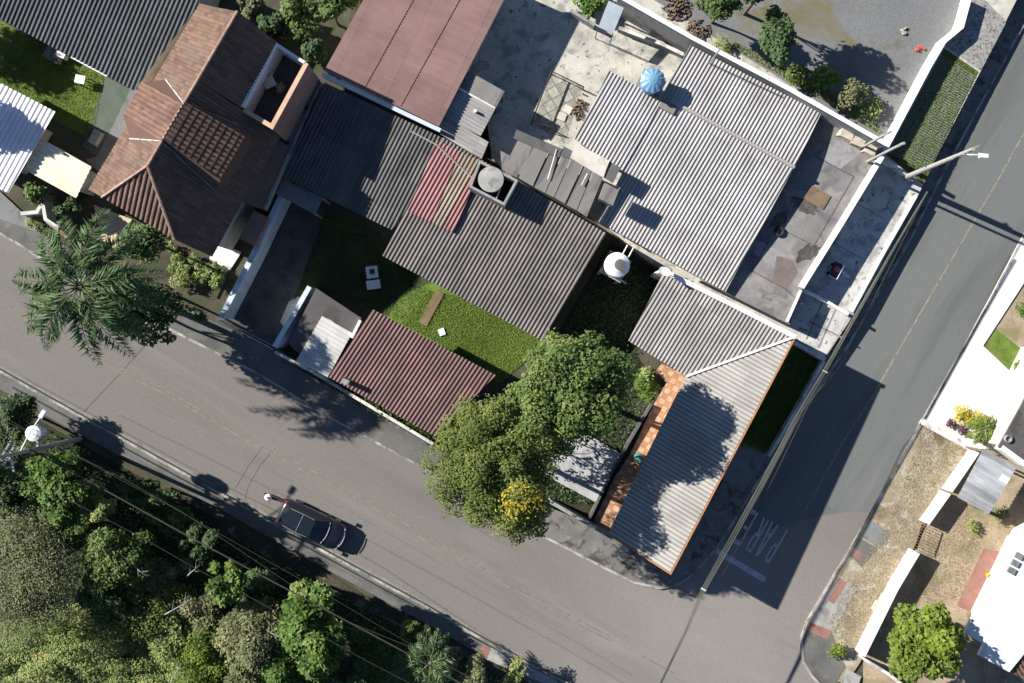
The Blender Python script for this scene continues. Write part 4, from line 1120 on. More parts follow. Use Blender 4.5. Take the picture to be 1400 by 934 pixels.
# -- 8 roofs at the far left
plJ = Plane((0, 26, 3.2), (182, 123, 3.2), (262, 12, 3.6))
J = [plJ.at(*q) for q in ((-60, -6), (183, 124), (268, 12), (290, -60), (-10, -120))]
t = thing('long_house', 'long house with charcoal corrugated roof beside the tiled house and lawn', 'house', base_of(J, 0))
mb = MB(); corr(mb, J, plJ, pdir(-.42, .907), pitch=.26, amp=.03); mb.build('roof', M['fib_dark'], t)
walls(J, plJ, 0, .96).build('wall', M['wall_cream'], t)
a, b = plJ.at(97, 78, -.03), plJ.at(146, 104, -.03); MB().tube([a, b], .05, 6).build('gutter', M['white_paint'], t)
plK = Plane((0, 112, 3.3), (75, 153, 3.2), (10, 263, 2.9))
Kp = [plK.at(*q) for q in ((-110, 56), (76, 153), (11, 264), (-170, 170))]
t = thing('house', 'house at the photo edge under a bright white ribbed metal roof', 'house', base_of(Kp, 0))
mb = MB(); corr(mb, Kp, plK, pdir(-.505, .863), pitch=.28, amp=.022, prof=prof_sine); mb.build('roof', M['white_metal'], t)
walls(Kp, plK, 0, .95, d=1.25).build('wall', M['wall_cream'], t)
plQ = Plane((73, 200, 2.75), (124, 228, 2.7), (58, 245, 2.6))
Q = [plQ.at(*q) for q in ((52, 187), (125, 228), (104, 271), (34, 232))]
t = thing('shed', 'small shed under a cream ribbed sheet roof in front of the lawn', 'shed', base_of(Q, 0))
mb = MB(); corr(mb, Q, plQ, pdir(.87, .48), pitch=.3, amp=.03, prof=prof_sine); mb.build('roof', M['cream_metal'], t)
walls(Q, plQ, 0, .9).build('wall', M['wall_house'], t)
p = P(84, 209, 2.85); MB().box((p.x, p.y), .3, .14, 2.6, 2.86, math.radians(-28)).build('vent', M['dark_metal'], t)

# -- 9 across the side street
plX = Plane((1400, 716, 3.6), (1320, 865, 3.6), (1380, 919, 3.6))
X1 = [P(x, y, 2.6) for x, y in ((1403, 716), (1388, 724), (1319, 866), (1346, 881), (1338, 896), (1380, 919), (1560, 700))]
t = thing('house', 'house under a flat brilliant white roof with three small grey vents', 'house', base_of(X1, 0))
MB().prism([(p.x, p.y) for p in X1], 2.35, 2.6).build('roof', M['white_wall'], t)
MB().prism([(p.x, p.y) for p in shrink(X1, 1.25)], 0, 2.35).build('wall', M['white_wall'], t)
for x, y in ((1392, 760), (1387, 770), (1382, 780)):
    p = P(x, y, 2.6); MB().box((p.x, p.y), .36, .46, 2.6, 2.72, math.radians(60)).build('vent', M['conc_grey'], t)
plY = Plane((1376, 917, 2.3), (1400, 890, 2.5), (1400, 932, 2.2))
Y = [plY.at(*q) for q in ((1378, 917), (1412, 874), (1450, 900), (1420, 940))]
mb = MB(); corr(mb, Y, plY, pdir(.6, .8), pitch=.25, amp=.04, prof=prof_tile, rows=.36); mb.build('roof', M['tile_dark'], t, label='small brown tiled roof corner')
plZ = Plane((1344, 613, 2.6), (1390, 638, 2.6), (1310, 680, 2.5))
Z = [plZ.at(*q) for q in ((1345, 613), (1390, 639), (1352, 703), (1309, 680))]
t = thing('carport', 'grey patched sheet carport between the low white wall and dark yard', 'carport', base_of(Z, 0))
mb = MB(); corr(mb, Z, plZ, pdir(.87, .5), pitch=.25, amp=.014); mb.build('roof', M['grey_patch'], t)
p = plZ.at(1373, 655, .03); MB().box((p.x, p.y), .5, .4, p.z, p.z + .03, math.radians(-30)).build('roof_patch', M['white_wall'], t)
for x, y in ((1346, 617), (1387, 641), (1351, 698), (1312, 678)):
    p = plZ.at(x, y); MB().box((p.x, p.y), .1, .1, 0, p.z - .05).build('post', M['wood'], t)
q = [P(x, y, 3.4) for x, y in ((1367, 612), (1398, 556), (1440, 470), (1560, 520), (1440, 655))]
t = thing('house', 'dark flat roofed house at the right edge beside the white pavement', 'house', base_of(q, 0))
MB().prism([(p.x, p.y) for p in q], 3.1, 3.25).build('roof', M['asphalt_drive'], t)
MB().prism([(p.x, p.y) for p in inset(q, .95)], 0, 3.1).build('wall', M['wall_cream'], t)
MB().strip([P(1370, 612, 3.3), P(1400, 634, 3.3), P(1450, 664, 3.3)], .3, 2.6, 3.32).build('fascia', M['white_wall'], t)
p = P(1378, 600, 3.3); MB().lathe(p, [(.22, 3.25), (.22, 3.4), (.16, 3.4), (.16, 3.28)], 16).build('roof_drain', M['wall_grey'], t)

# -- 10 flat concrete shelter under the trees
t = thing('platform', 'low flat concrete platform in dappled shade under the green tree', 'platform', P(798, 640, 0))
q = [P(x, y, .5) for x, y in ((787, 585), (852, 622), (815, 687), (738, 646))]
MB().prism([(p.x, p.y) for p in q], .38, .5).build('slab', M['conc_mid2'], t)
MB().prism([(p.x, p.y) for p in shrink(q, .12)], -.02, .38).build('plinth', M['wall_house'], t)

# -- walls and fences of the lots
wall_thing('long grey wall with white coping between the gravel lot and the corrugated roof', [(846, -6), (944, 50), (1080, 122), (1212, 197)], TZ, 3.5, 'wall_grey', .15, 'white_wall', .1)
wall_thing('tall white wall between the grimy yard and the shaded forecourt', [(1207, 212), (1150, 306), (1096, 393)], TZ, 2.42, 'white_wall', .26)
wall_thing('white wall between the gravel lot and the ribbed grass strip', [(1326, -8), (1314, 36), (1290, 56), (1270, 90), (1210, 203)], TZ, 1.65, 'white_wall', .3)
wall_thing('low white kerb wall along the street edge of the forecourt', [(1252, 268), (1208, 345), (1164, 426)], 0, 1.02, 'white_wall', .16)
wall_thing('thin white rail wall across the lower end of the forecourt', [(1098, 396), (1130, 412), (1160, 430)], TZ, 1.35, 'white_wall', .12)
wall_thing('thin white wall across the upper end of the forecourt', [(1209, 218), (1232, 232), (1250, 246)], TZ, 1.5, 'wall_aged', .14)
wall_thing('white slatted yard gate closing the gap beside the corner house', [(1095, 397), (1076, 440)], TZ, 2.25, 'wall_aged', .10, 'white_wall', .06, cat='gate', name='gate')
wall_thing('low shaded wall between the pale driveway and the corner garden', [(1087, 468), (1128, 492)], 0, 1.1, 'wall_aged', .16)
wall_thing('low garden wall along the side street walkway, under the cable bundle', [(1127, 494), (1096, 550), (1052, 624)], 0, .9, 'wall_aged', .14)
wall_thing('white boundary wall between the tiled house and the shaded driveway', [(386, 264), (345, 350), (302, 434)], 0, 2.1, 'wall_sky_tint', .26)  # white wall; blue of its shaded face is in the colour
wall_thing('low roadside front wall with pale coping below the red brown house', [(376, 481), (440, 516), (500, 552), (592, 607)], 0, 1.3, 'wall_grey', .14, 'wall_aged', .05)
wall_thing('mossy front wall between the stained walkway and the low platform', [(752, 686), (800, 714), (838, 736)], 0, 1.4, 'wall_grey', .16)
wall_thing('dark parapet beside the terracotta patio', [(891, 552), (859, 606), (832, 654), (805, 711)], 0, .6, 'plank_dark', .1)
wall_thing('thick low white wall from the carport down beside the dry verge', [(1338, 616), (1305, 664), (1268, 716)], 0, 1.05, 'white_wall', .2)
wall_thing('thick low white wall ending at the bright green tree', [(1255, 756), (1225, 806), (1180, 897)], 0, 1.15, 'white_wall', .22)
wall_thing('thin grey wall below the bright green tree', [(1182, 902), (1215, 922), (1245, 945)], 0, 1.0, 'wall_aged', .12)
wall_thing('low block edging between white pavement and dry verge', [(1262, 577), (1298, 597), (1334, 616)], 0, .45, 'wall_aged', .3)
wall_thing('white cornered wall piece with bent coping by the shrub near the cream shed', [(28, 292), (50, 290), (58, 277), (62, 300), (80, 312)], 0, 1.2, 'wall_aged', .16)
wall_thing('short red brown wall beside the palm and the cream shed', [(64, 303), (84, 318), (98, 330)], 0, 1.0, 'terracotta_wall', .16)

# slatted driveway gate between blue tinted walls
t = thing('gate', 'dark rail gate across the foot of the shaded driveway', 'gate', P(338, 460, .1))
a, b = P(300, 438, 1.5), P(374, 478, 1.5)
fr = MB(); fr.tube([a, b], .035, 6); fr.tube([Vector((a.x, a.y, .25)), Vector((b.x, b.y, .25))], .03, 6); fr.build('rail', M['grey_metal'], t)
br = MB()
for i in range(26):
    c = a.lerp(b, i / 25); br.tube([Vector((c.x, c.y, .25)), Vector((c.x, c.y, 1.5))], .012, 4)
br.build('bars', M['dark_metal'], t)
# porch slab of the shaded driveway
t = thing('porch_roof', 'small grey slab roof at the head of the shaded driveway', 'canopy', P(412, 268, 0))
q = [P(x, y, 2.5) for x, y in ((388, 245), (442, 270), (430, 293), (377, 265))]
MB().prism([(p.x, p.y) for p in q], 2.4, 2.5).build('roof', M['conc_grey'], t)
for p in inset(q, .9): MB().box(p, .12, .12, 0, 2.4, math.radians(-26)).build('post', M['wall_house'], t)
# ---------------------------------------------------------------- water tanks, dish, posts
c = P(893, 109, 4.35)
t = thing('water_tank', 'round blue water tank with fluted lid standing against the light grey roof', 'water tank', (c.x, c.y, TZ))
MB().box(c, 1.5, 1.5, TZ, 3.1, math.radians(-28)).build('stand', M['wall_grey'], t)
MB().lathe(c, [(.55, 3.1), (.62, 3.55), (.66, 4.15), (.67, 4.2)], 36).build('tank', M['tank_blue'], t)
MB().lathe(c, [(.70, 4.15), (.71, 4.23), (.50, 4.35), (.25, 4.45), (.06, 4.48)], 48, wob=lambda a, j: .035 * (1 if math.sin(a * 12) > 0 else -1) if j < 4 else 0).build('lid', M['tank_blue'], t)
c = P(845, 361.5, 3.9)
t = thing('water_tank', 'round white water tank with a grey lid in the dark gap between roofs', 'water tank', (c.x, c.y, 0))
MB().lathe(c, [(.62, 2.5), (.72, 2.9), (.74, 3.5), (.70, 3.62), (.45, 3.78), (.33, 3.84)], 40).build('tank', M['tank_white'], t, smooth=False)
MB().lathe(P(848, 362, 3.9), [(.33, 3.82), (.33, 3.9), (.12, 3.93), (.02, 3.935)], 28).build('lid', M['plank_dark'], t)
st = MB(); st.box(c, 1.45, 1.45, 2.38, 2.5, math.radians(-28)); st.build('platform', M['wall_grey'], t)
for sx, sy in ((-1, -1), (1, -1), (1, 1), (-1, 1)):
    v = Matrix.Rotation(math.radians(-28), 2) @ Vector((sx * .6, sy * .6)); MB().box((c.x + v.x, c.y + v.y), .16, .16, 0, 2.38, math.radians(-28)).build('leg', M['wall_grey'], t)
for o in (-4, 4):
    a = P(855 + o, 350 + o * .5, 3.3); b = P(862 + o, 337 + o * .5, 3.3); MB().tube([a, b], .035, 6).build('pipe', M['white_paint'], t)
a, b = P(836, 376, 2.8), P(857, 388, 2.8); MB().tube([a, b], .05, 6).build('pipe', M['wall_aged'], t)

c = P(909, 371, 4.75)
t = thing('satellite_dish', 'white oval satellite dish on the corner of the party wall', 'dish', (c.x, c.y, 4.15))
MB().tube([(c.x, c.y, 4.15), (c.x, c.y, 4.7)], .03, 8).build('post', M['grey_metal'], t)
db = MB(); n = 20; vs = [(0, 0, -.08)]; fs = []
for j, (r, z) in enumerate(((.2, -.05), (.36, 0))):
    for i in range(n): vs.append((r * math.cos(6.2832*i/n), r * .8 * math.sin(6.2832*i/n), z))
for i in range(n): fs += [(0, 1+i, 1+(i+1) % n), (1+i, 1+n+i, 1+n+(i+1) % n, 1+(i+1) % n)]
rotm = Matrix.Rotation(math.radians(-20), 3, 'Z') @ Matrix.Rotation(math.radians(-28), 3, 'X')
db.add([rotm @ Vector(v) + Vector((c.x, c.y, 4.78)) for v in vs], fs); db.build('reflector', M['white_paint'], t)

def post(px, py, base, top_z, r, label, cat='post', z0=1.9):
    b = P(*base, z0)
    t = thing('post', label, cat, (b.x, b.y, z0), 'service posts by the yard wall')
    MB().tube([(b.x, b.y, z0 - .1), (b.x, b.y, top_z)], [r * 1.1, r], 8).build('shaft', M['pole_conc'], t)
    MB().box((b.x, b.y), .42, .12, top_z - .35, top_z - .25, math.radians(25)).build('bracket', M['grey_metal'], t)
post(0, 0, (1176, 203), 6.2, .075, 'slim concrete post inside the yard, behind the stone blocks')
post(0, 0, (1184, 222), 7.1, .085, 'slim concrete post rising beside the yard end of the tall white wall')

# utility poles
def upole(base, h, label, arms, lamp=None, transformer=False, z0=0.0, adir=(1, 0)):
    b = P(*base, z0)
    t = thing('utility_pole', label, 'utility pole', (b.x, b.y, z0))
    MB().tube([(b.x, b.y, z0 - .2), (b.x, b.y, z0 + h)], [.17, .10], 12).build('shaft', M['pole_conc'], t)
    ax = Vector((adir[0], adir[1], 0)).normalized()
    for (z, w) in arms:
        mb = MB(); ang = math.atan2(ax.y, ax.x); mb.box((b.x, b.y), w, .10, z - .06, z + .06, ang)
        o = mb.build('crossarm', M['wall_grey'], t)
        for k in (-.45, -.2, .2, .45):
            MB().lathe((b.x + ax.x * w * k, b.y + ax.y * w * k), [(.03, z + .06), (.05, z + .1), (.025, z + .16), (.04, z + .2), (.02, z + .24)], 10).build('insulator', M['conc_grey'], o)
    if lamp:
        s, e, z = lamp
        a = Vector((b.x, b.y, z - .3)); p = P(*e, z); m = a.lerp(p, .5) + Vector((0, 0, .18))
        lo = MB(); lo.tube([a, m, p], .035, 7); arm = lo.build('lamp_arm', M['white_paint'], t)
        ang = math.atan2(p.y - a.y, p.x - a.x)
        MB().box(p, .55, .26, z - .05, z + .06, ang, taper=.8).build('lamp_head', M['white_paint'], arm)
    return t, b
upole_r, br_ = upole((1237, 243), 8.2, 'tall concrete utility pole rising from the forecourt corner with a street lamp arm', [(8.85, .9), (7.4, .6)], ((0, 0), (1345, 213), 7.9), z0=TZ, adir=(.85, .45))
upole_l, bl_ = upole((110, 600), 9.2, 'utility pole with transformer and lamp arm in the roadside trees', [(8.6, 1.9), (7.9, 1.2)], ((0, 0), (58, 566), 7.2), adir=(-.5, -.86))
tz = 5.0; c = P(44, 593, tz + .5)
c = Vector((c.x, c.y, 0))
tf = MB(); tf.lathe((c.x, c.y), [(.34, tz - .4), (.40, tz - .3), (.42, tz + .3), (.44, tz + .36), (.44, tz + .42), (.25, tz + .5), (.05, tz + .52)], 24); tro = tf.build('transformer', M['white_paint'], upole_l)
fn = MB()
for i in range(7):
    a = -1.2 + i * .4; fn.box((c.x + .46 * math.cos(a), c.y + .46 * math.sin(a)), .12, .03, tz - .25, tz + .25, a)
fn.build('cooling_fin', M['grey_metal'], tro)
MB().box(((c.x + bl_.x) / 2, (c.y + bl_.y) / 2), (Vector((c.x, c.y)) - Vector((bl_.x, bl_.y))).length, .12, tz - .1, tz + .05, math.atan2(c.y - bl_.y, c.x - bl_.x)).build('transformer_bracket', M['grey_metal'], upole_l)
for dx, dy in ((.5, -.3), (.75, -.7), (1.1, -.4)):
    MB().lathe((bl_.x + dx - .8, bl_.y + dy), [(.04, 7.75), (.07, 7.8), (.04, 7.95), (.06, 8.0), (.03, 8.1)], 10).build('fuse_holder', M['conc_grey'], upole_l)
MB().box((bl_.x, bl_.y - .45), .1, 1.0, 7.7, 7.78, .3).build('bracket', M['wall_aged'], upole_l)

# overhead cables
def cable(label, pts, r, mat='cable', group=None, name='overhead_cable', n=6):
    return MB().tube(pts, r, n).build(name, M[mat], label=label, category='cable', **({'group': group} if group else {}))
def sag(a, b, s, n=14):
    return [Vector(a).lerp(Vector(b), i / n) - Vector((0, 0, 4 * s * (i / n) * (1 - i / n))) for i in range(n + 1)]
GRP = 'overhead lines along the main road'
def px_line(pts, z, ext0=None):
    return [P(x, y, z) for x, y in pts]
cable('thick bundled telephone line running the length of the roadside trees', px_line([(-300, 430), (0, 592), (136, 666), (250, 729), (350, 783), (414, 817), (545, 887), (640, 940), (900, 1085)], 6.0), .042, 'cable_olive', GRP)
cable('thin telephone line just above the thick bundle beside the walkway', px_line([(-300, 410), (0, 572), (170, 655), (252, 702), (360, 774), (466, 846), (566, 887), (660, 935), (900, 1065)], 6.2), .014, 'cable_olive', GRP)
cable('lowest thin power line crossing the tree tops near the bottom left', px_line([(-300, 470), (0, 635), (190, 733), (280, 784), (350, 821), (504, 905), (600, 955), (900, 1120)], 8.3), .013, 'cable_olive', GRP)
cable('upper thin power line passing the transformer on its road side', px_line([(-300, 420), (0, 567), (32, 585), (120, 632), (240, 696), (400, 786), (560, 880), (700, 960), (900, 1070)], 8.6), .011, 'cable_olive', GRP)
# street bundle from the forecourt pole along the side street
t = thing('cable_bundle', 'broad olive bundle of telephone cables strung along the side street past the corner roof', 'cable', P(1128, 510, 4.8))
zc = 4.8
main = [(1268, 262), (1215, 352), (1160, 450), (1128, 508), (1086, 578), (1042, 662), (1000, 738), (962, 806), (938, 862), (905, 930), (840, 1075)]
spr = [.7, 1.4, 2.3, 2.9, 3.1, 3.2, 3.1, 2.8, 2.2, 1.5, .8]
for k in range(7):
    f = k / 6 * 2 - 1
    pts = []
    for (x, y), s in zip(main, spr):
        pts.append(P(x + f * s * .86, y + f * s * .5, zc + .03 * math.sin(k * 2.1 + y * .01)))
    MB().tube(pts, .011 if k % 2 else .014, 6).build('cable', M['cable_pale'], t)
for (x, y) in ((1128, 508), (962, 806)):
    p = P(x, y, zc + .06); MB().box(p, .3, .07, p.z - .04, p.z + .02, math.radians(-28)).build('clamp', M['wall_aged'], t)
cable('single thin cable looping beside the broad bundle over the corner', px_line([(1268, 262), (1170, 458), (1150, 500), (1110, 545), (1040, 690), (986, 790)], 4.4), .018, 'cable_olive')

# ---------------------------------------------------------------- car
def car(cx, cy, ang):
    """cx, cy: plan centre on the road; ang: heading"""
    t = thing('car', 'near black hatchback parked on the main road beside the kerb', 'car', (cx, cy, .008))
    ca, sa = math.cos(ang), math.sin(ang)
    def X(x, y, z): return (cx + x * ca - y * sa, cy + x * sa + y * ca, z + .008)
    # lower body: sections along the length  (x, half width, top height, bottom height)
    S_ = [(-2.12, .62, .78, .42), (-2.06, .74, .90, .30), (-1.85, .83, .95, .22), (-1.2, .87, .95, .20), (-.4, .885, .94, .20), (.5, .885, .93, .20), (1.0, .875, .92, .20),
          (1.45, .86, .86, .22), (1.8, .80, .78, .24), (2.02, .70, .70, .30), (2.12, .52, .60, .40)]
    mb = MB(); rings = []
    for (x, w, zt, z0) in S_:
        ring = [(x, -w * .86, z0), (x, -w, z0 + .16), (x, -w, (z0 + zt) / 2 + .05), (x, -w * .965, zt - .08), (x, -w * .86, zt - .015), (x, -w * .4, zt + .018), (x, 0, zt + .025),
                (x, w * .4, zt + .018), (x, w * .86, zt - .015), (x, w * .965, zt - .08), (x, w, (z0 + zt) / 2 + .05), (x, w, z0 + .16), (x, w * .86, z0)]
        rings.append([X(*p) for p in ring])
    n = 13; fs = []
    for i in range(len(rings) - 1):
        for k in range(n): fs.append((i*n + k, i*n + (k+1) % n, (i+1)*n + (k+1) % n, (i+1)*n + k))
    fs += [tuple(range(n))[::-1], tuple(range((len(rings)-1)*n, len(rings)*n))]
    mb.add([p for r in rings for p in r], fs); body = mb.build('body', M['car_paint'], t, smooth=True)
    # glasshouse
    zb, zr = .93, 1.44
    A = [X(-1.95, .70, zb - .02), X(-1.95, -.70, zb - .02), X(1.0, -.74, zb - .03), X(1.0, .74, zb - .03)]
    Rf = [X(-1.55, .56, zr - .02), X(-1.55, -.56, zr - .02), X(.18, -.56, zr), X(.18, .56, zr)]
    def quad(name, a, b, c, d, mat, lift=0.0): return MB().add([a, b, c, d], [(0, 1, 2, 3)]).build(name, mat, t)
    quad('rear_window', A[0], A[1], Rf[1], Rf[0], M['car_glass'])
    ws = quad('windshield', A[2], A[3], Rf[3], Rf[2], M['car_glass'])
    quad('side_window', A[1], A[2], Rf[2], Rf[1], M['car_glass']); quad('side_window', A[3], A[0], Rf[0], Rf[3], M['car_glass'])
    mb = MB(); q = [X(-1.58, .57, zr), X(-1.58, -.57, zr), X(-.6, -.60, zr + .035), X(.2, -.57, zr + .01), X(.2, .57, zr + .01), X(-.6, .60, zr + .035)]
    q2 = [(x, y, z - .05) for x, y, z in q]
    mb.add(q + q2, [(0, 1, 2, 5), (2, 3, 4, 5)] + [(i, i + 6, (i+1) % 6 + 6, (i+1) % 6) for i in range(6)])
    roof = mb.build('roof', M['car_paint'], t)
    rr = MB()
    for s in (-1, 1): rr.tube([X(-1.5, s * .57, zr + .04), X(-.5, s * .60, zr + .075), X(.1, s * .57, zr + .05)], .016, 5)
    rr.tube([X(-.62, -.55, zr + .055), X(-.62, .55, zr + .055)], .01, 4)
    rr.build('roof_rail', M['grey_metal'], roof)
    MB().tube([X(1.0, -.70, .955), X(1.10, -.35, .965), X(1.13, 0, .97), X(1.10, .35, .965), X(1.0, .70, .955)], .018, 5).build('cowl', M['grey_metal'], t)
    for s in (-1, 1):
        mb = MB(); mb.box(X(.78, s * 1.0, 0)[:2], .16, .22, .95, 1.09, ang); mb.build('mirror', M['car_paint'], t)
        mb = MB(); mb.box(X(1.90, s * .60, 0)[:2], .20, .20, .58, .715, ang - s * .35); mb.build('headlight', M['lamp_glass'], t)
        mb = MB(); mb.box(X(-2.04, s * .64, 0)[:2], .14, .26, .64, .86, ang + s * .25); mb.build('tail_light', M['red_lamp'], t)
        for x in (-1.28, 1.32):
            cc = X(x, s * .80, .31); wv = MB(); nn = 20; vs = []; 
            for o, r in ((-.1, .31), (.1, .31)):
                for i in range(nn):
                    a = 6.2832 * i / nn; vs.append(X(x + r * math.cos(a), s * .80 + o, .31 + r * math.sin(a)))
            wv.add(vs, [(i, (i+1) % nn, nn + (i+1) % nn, nn + i) for i in range(nn)] + [tuple(range(nn)), tuple(range(nn, 2*nn))[::-1]])
            wh = wv.build('wheel', M['rubber'], t)
            vs = []
            for i in range(nn):
                a = 6.2832 * i / nn; vs.append(X(x + .2 * math.cos(a), s * .905, .31 + .2 * math.sin(a)))
            MB().add(vs, [tuple(range(nn))]).build('rim', M['grey_metal'], wh)
    MB().tube([X(2.03, -.5, .74), X(2.13, -.25, .72), X(2.15, 0, .72), X(2.13, .25, .72), X(2.03, .5, .74)], .03, 5).build('grille_trim', M['chrome'], t)
    return t
cc = P(426, 718, .7); car(cc.x, cc.y, math.atan2(-41, 85))

# motorcycle behind the car
def motorcycle(cx, cy, ang):
    t = thing('motorcycle', 'slim black and red motorcycle with round white front behind the dark hatchback', 'motorcycle', (cx, cy, .008))
    ca, sa = math.cos(ang), math.sin(ang)
    def X(x, y, z): return Vector((cx + x * ca - y * sa, cy + x * sa + y * ca, z + .008))
    for x in (-.62, .62):
        mb = MB(); pts = [X(x + .27 * math.cos(a), 0, .30 + .27 * math.sin(a)) for a in np.linspace(0, 6.2832, 21)]
        mb.tube(pts, .045, 6); wh = mb.build('wheel', M['rubber'], t)
        sp = MB()
        for a in np.linspace(0, 3.14, 5)[:4]: sp.tube([X(x + .25 * math.cos(a), 0, .30 + .25 * math.sin(a)), X(x - .25 * math.cos(a), 0, .30 - .25 * math.sin(a))], .008, 4)
        sp.build('spoke', M['grey_metal'], wh)
    fr = MB(); fr.tube([X(.62, 0, .3), X(.45, 0, .8), X(.2, 0, .62), X(-.1, 0, .45), X(-.62, 0, .3)], .04, 6); fr.tube([X(.2, 0, .62), X(-.3, 0, .7), X(-.75, 0, .72)], .035, 6); fr.build('frame', M['dark_metal'], t)
    MB().lathe(X(.5, 0, 0)[:2], [(.10, .72), (.2, .8), (.22, .92), (.16, 1.0), (.05, 1.02)], 20).build('front_cowl', M['white_paint'], t)
    MB().lathe(X(.47, 0, 0)[:2], [(.07, 1.0), (.07, 1.05)], 14).build('instrument', M['dark_metal'], t)
    hb = MB(); hb.tube([X(.25, -.32, .98), X(.38, -.15, .98), X(.38, .15, .98), X(.25, .32, .98)], .016, 6); hb.build('handlebar', M['dark_metal'], t)
    mb = MB(); mb.box(X(.12, 0, 0)[:2], .42, .2, .62, .82, ang, taper=.8); mb.build('fuel_tank', M['car_paint'], t)
    mb = MB(); mb.box(X(-.35, 0, 0)[:2], .6, .22, .70, .80, ang, taper=.9); mb.build('seat', M['rubber'], t)
    mb = MB(); mb.box(X(-.72, 0, 0)[:2], .32, .28, .72, .92, ang, taper=.85); mb.build('tail_box', M['dark_red'], t)
    return t
mc = P(379, 682, .6); motorcycle(mc.x, mc.y, math.atan2(9, -30))

# ---------------------------------------------------------------- smaller things
stones = [(1157, 184, .85, .5, 12), (1173, 194, .8, .55, -20), (1190, 205, .75, .6, 30)]
sl_ = ['pale stone block in the yard corner, farthest from the white wall', 'pale stone block lying between two others in the yard corner', 'pale stone block in the yard corner, nearest the white wall']
proto = None
for (x, y, a, b, r), lab in zip(stones, sl_):
    p = P(x, y, YZ + .3)
    mb = MB(); mb.box((p.x, p.y), a, b, YZ, YZ + .42, math.radians(-28), taper=.9)
    mb.v = [(vx + rng.uniform(-.05, .05), vy + rng.uniform(-.05, .05), vz + rng.uniform(-.02, .02)) for vx, vy, vz in mb.v]
    mb.build('stone_block', M['stone'], label=lab, category='block', group='stone blocks in the yard corner')
p = P(1117, 270, YZ); MB().box((p.x, p.y), 1.35, .95, YZ, YZ + .05, math.radians(-30)).build('drain_cover', M['wood'], label='rectangular rusty brown drain cover set in the grimy yard', category='drain cover')
p = P(1065, 317, YZ)
t = thing('tyre', 'old black tyre lying in the grimy yard', 'tyre', (p.x, p.y, YZ)); MB().tube([(p.x + .24 * math.cos(a), p.y + .24 * math.sin(a), YZ + .10) for a in np.linspace(0, 6.2832, 19)], .08, 8).build('tread', M['rubber'], t)
# hand cart on the shaded forecourt
p = P(1139, 370, TZ); an = math.radians(62)
t = thing('cart', 'small black cart with white rail and a red item on the shaded forecourt', 'cart', (p.x, p.y, TZ))
MB().box(p, .95, .5, TZ + .3, TZ + .42, an).build('bed', M['dark_metal'], t)
def RX(x, y): return (p.x + x * math.cos(an) - y * math.sin(an), p.y + x * math.sin(an) + y * math.cos(an))
MB().tube([(*RX(.45, -.27), TZ + .62), (*RX(-.5, -.27), TZ + .62), (*RX(-.55, 0), TZ + .62), (*RX(-.5, .27), TZ + .62)], .03, 6).build('handle', M['white_paint'], t)
MB().lathe(RX(.05, 0), [(.14, TZ + .42), (.17, TZ + .55), (.1, TZ + .66), (.03, TZ + .68)], 14).build('load', M['red_plastic'], t)
for x in (-.3, .3):
    for y in (-.24, .24):
        MB().cyl(RX(x, y), .08, .08, TZ, TZ + .3, 10).build('wheel', M['rubber'], t)
for k, (x, y, lab) in enumerate(((1151, 372, 'short white plank on the shaded forecourt, farther from the street'), (1156, 377, 'short white plank on the shaded forecourt, closer to the street'))):
    q = P(x, y, TZ); MB().box((q.x, q.y), .42, .14, TZ + .01, TZ + .08, math.radians(-25)).build('plank', M['white_paint'], label=lab, category='plank', group='white planks on the forecourt')
# gravel lot bits
for (x, y, s, m, lab, nm, ct) in ((1257, 68, .42, 'red_plastic', 'pink red plastic scrap lying on the gravel lot', 'plastic_scrap', 'scrap'), (1235, 43, .38, 'stone', 'pale boulder on the gravel lot near the pink scrap', 'boulder', 'stone'),
                              (954, 42, .75, 'rubble', 'heap of brown brick rubble behind the long grey wall', 'rubble_heap', 'rubble'), (925, 10, .9, 'rubble', 'heap of brown rubble near the top edge of the gravel lot', 'rubble_heap', 'rubble')):
    q = P(x, y, TZ); mb = MB()
    for i in range(5 if s < .5 else 150):
        r = s * math.sqrt(rng.random()) * (.5 if s < .5 else 1); a = rng.uniform(0, 6.28); h = s * .35 * (1 - r / s)
        mb.box((q.x + r * math.cos(a), q.y + r * math.sin(a)), s * rng.uniform(.2, .7) * (1 if s < .5 else .28), s * rng.uniform(.2, .5) * (1 if s < .5 else .22), TZ, TZ + .08 + h * rng.uniform(.6, 1.2), rng.uniform(0, 3), taper=.8)
    mb.build(nm, M[m], label=lab, category=ct, **({'kind': 'stuff'} if s > .5 else {}))
# white tilted sheet at the top
p1 = [P(832, 1, 3.2), P(853, 11, 3.0), P(838, 46, 2.7), P(818, 37, 2.9)]
t = thing('awning', 'tilted white sheet awning against the long grey wall at the top edge', 'awning', (p1[0].x, p1[0].y, TZ))
MB().add(p1 + [v - Vector((0, 0, .04)) for v in p1], [(0, 1, 2, 3), (7, 6, 5, 4), (0, 4, 5, 1), (1, 5, 6, 2), (2, 6, 7, 3), (3, 7, 4, 0)]).build('cover', M['wall_sky_tint'], t)
for v in p1: MB().tube([(v.x, v.y, TZ), (v.x, v.y, v.z - .04)], .03, 6).build('post', M['dark_metal'], t)
wall_thing('low grey planter wall beside the plant at the top of the stained yard', [(780, 14), (800, 26), (813, 34)], TZ, 1.6, 'wall_grey', .14)
wall_thing('low pale kerb wall in front of the long grey wall beside the blue tank', [(846, 38), (905, 60), (934, 74)], TZ, 1.5, 'wall_grey', .14, 'wall_aged')
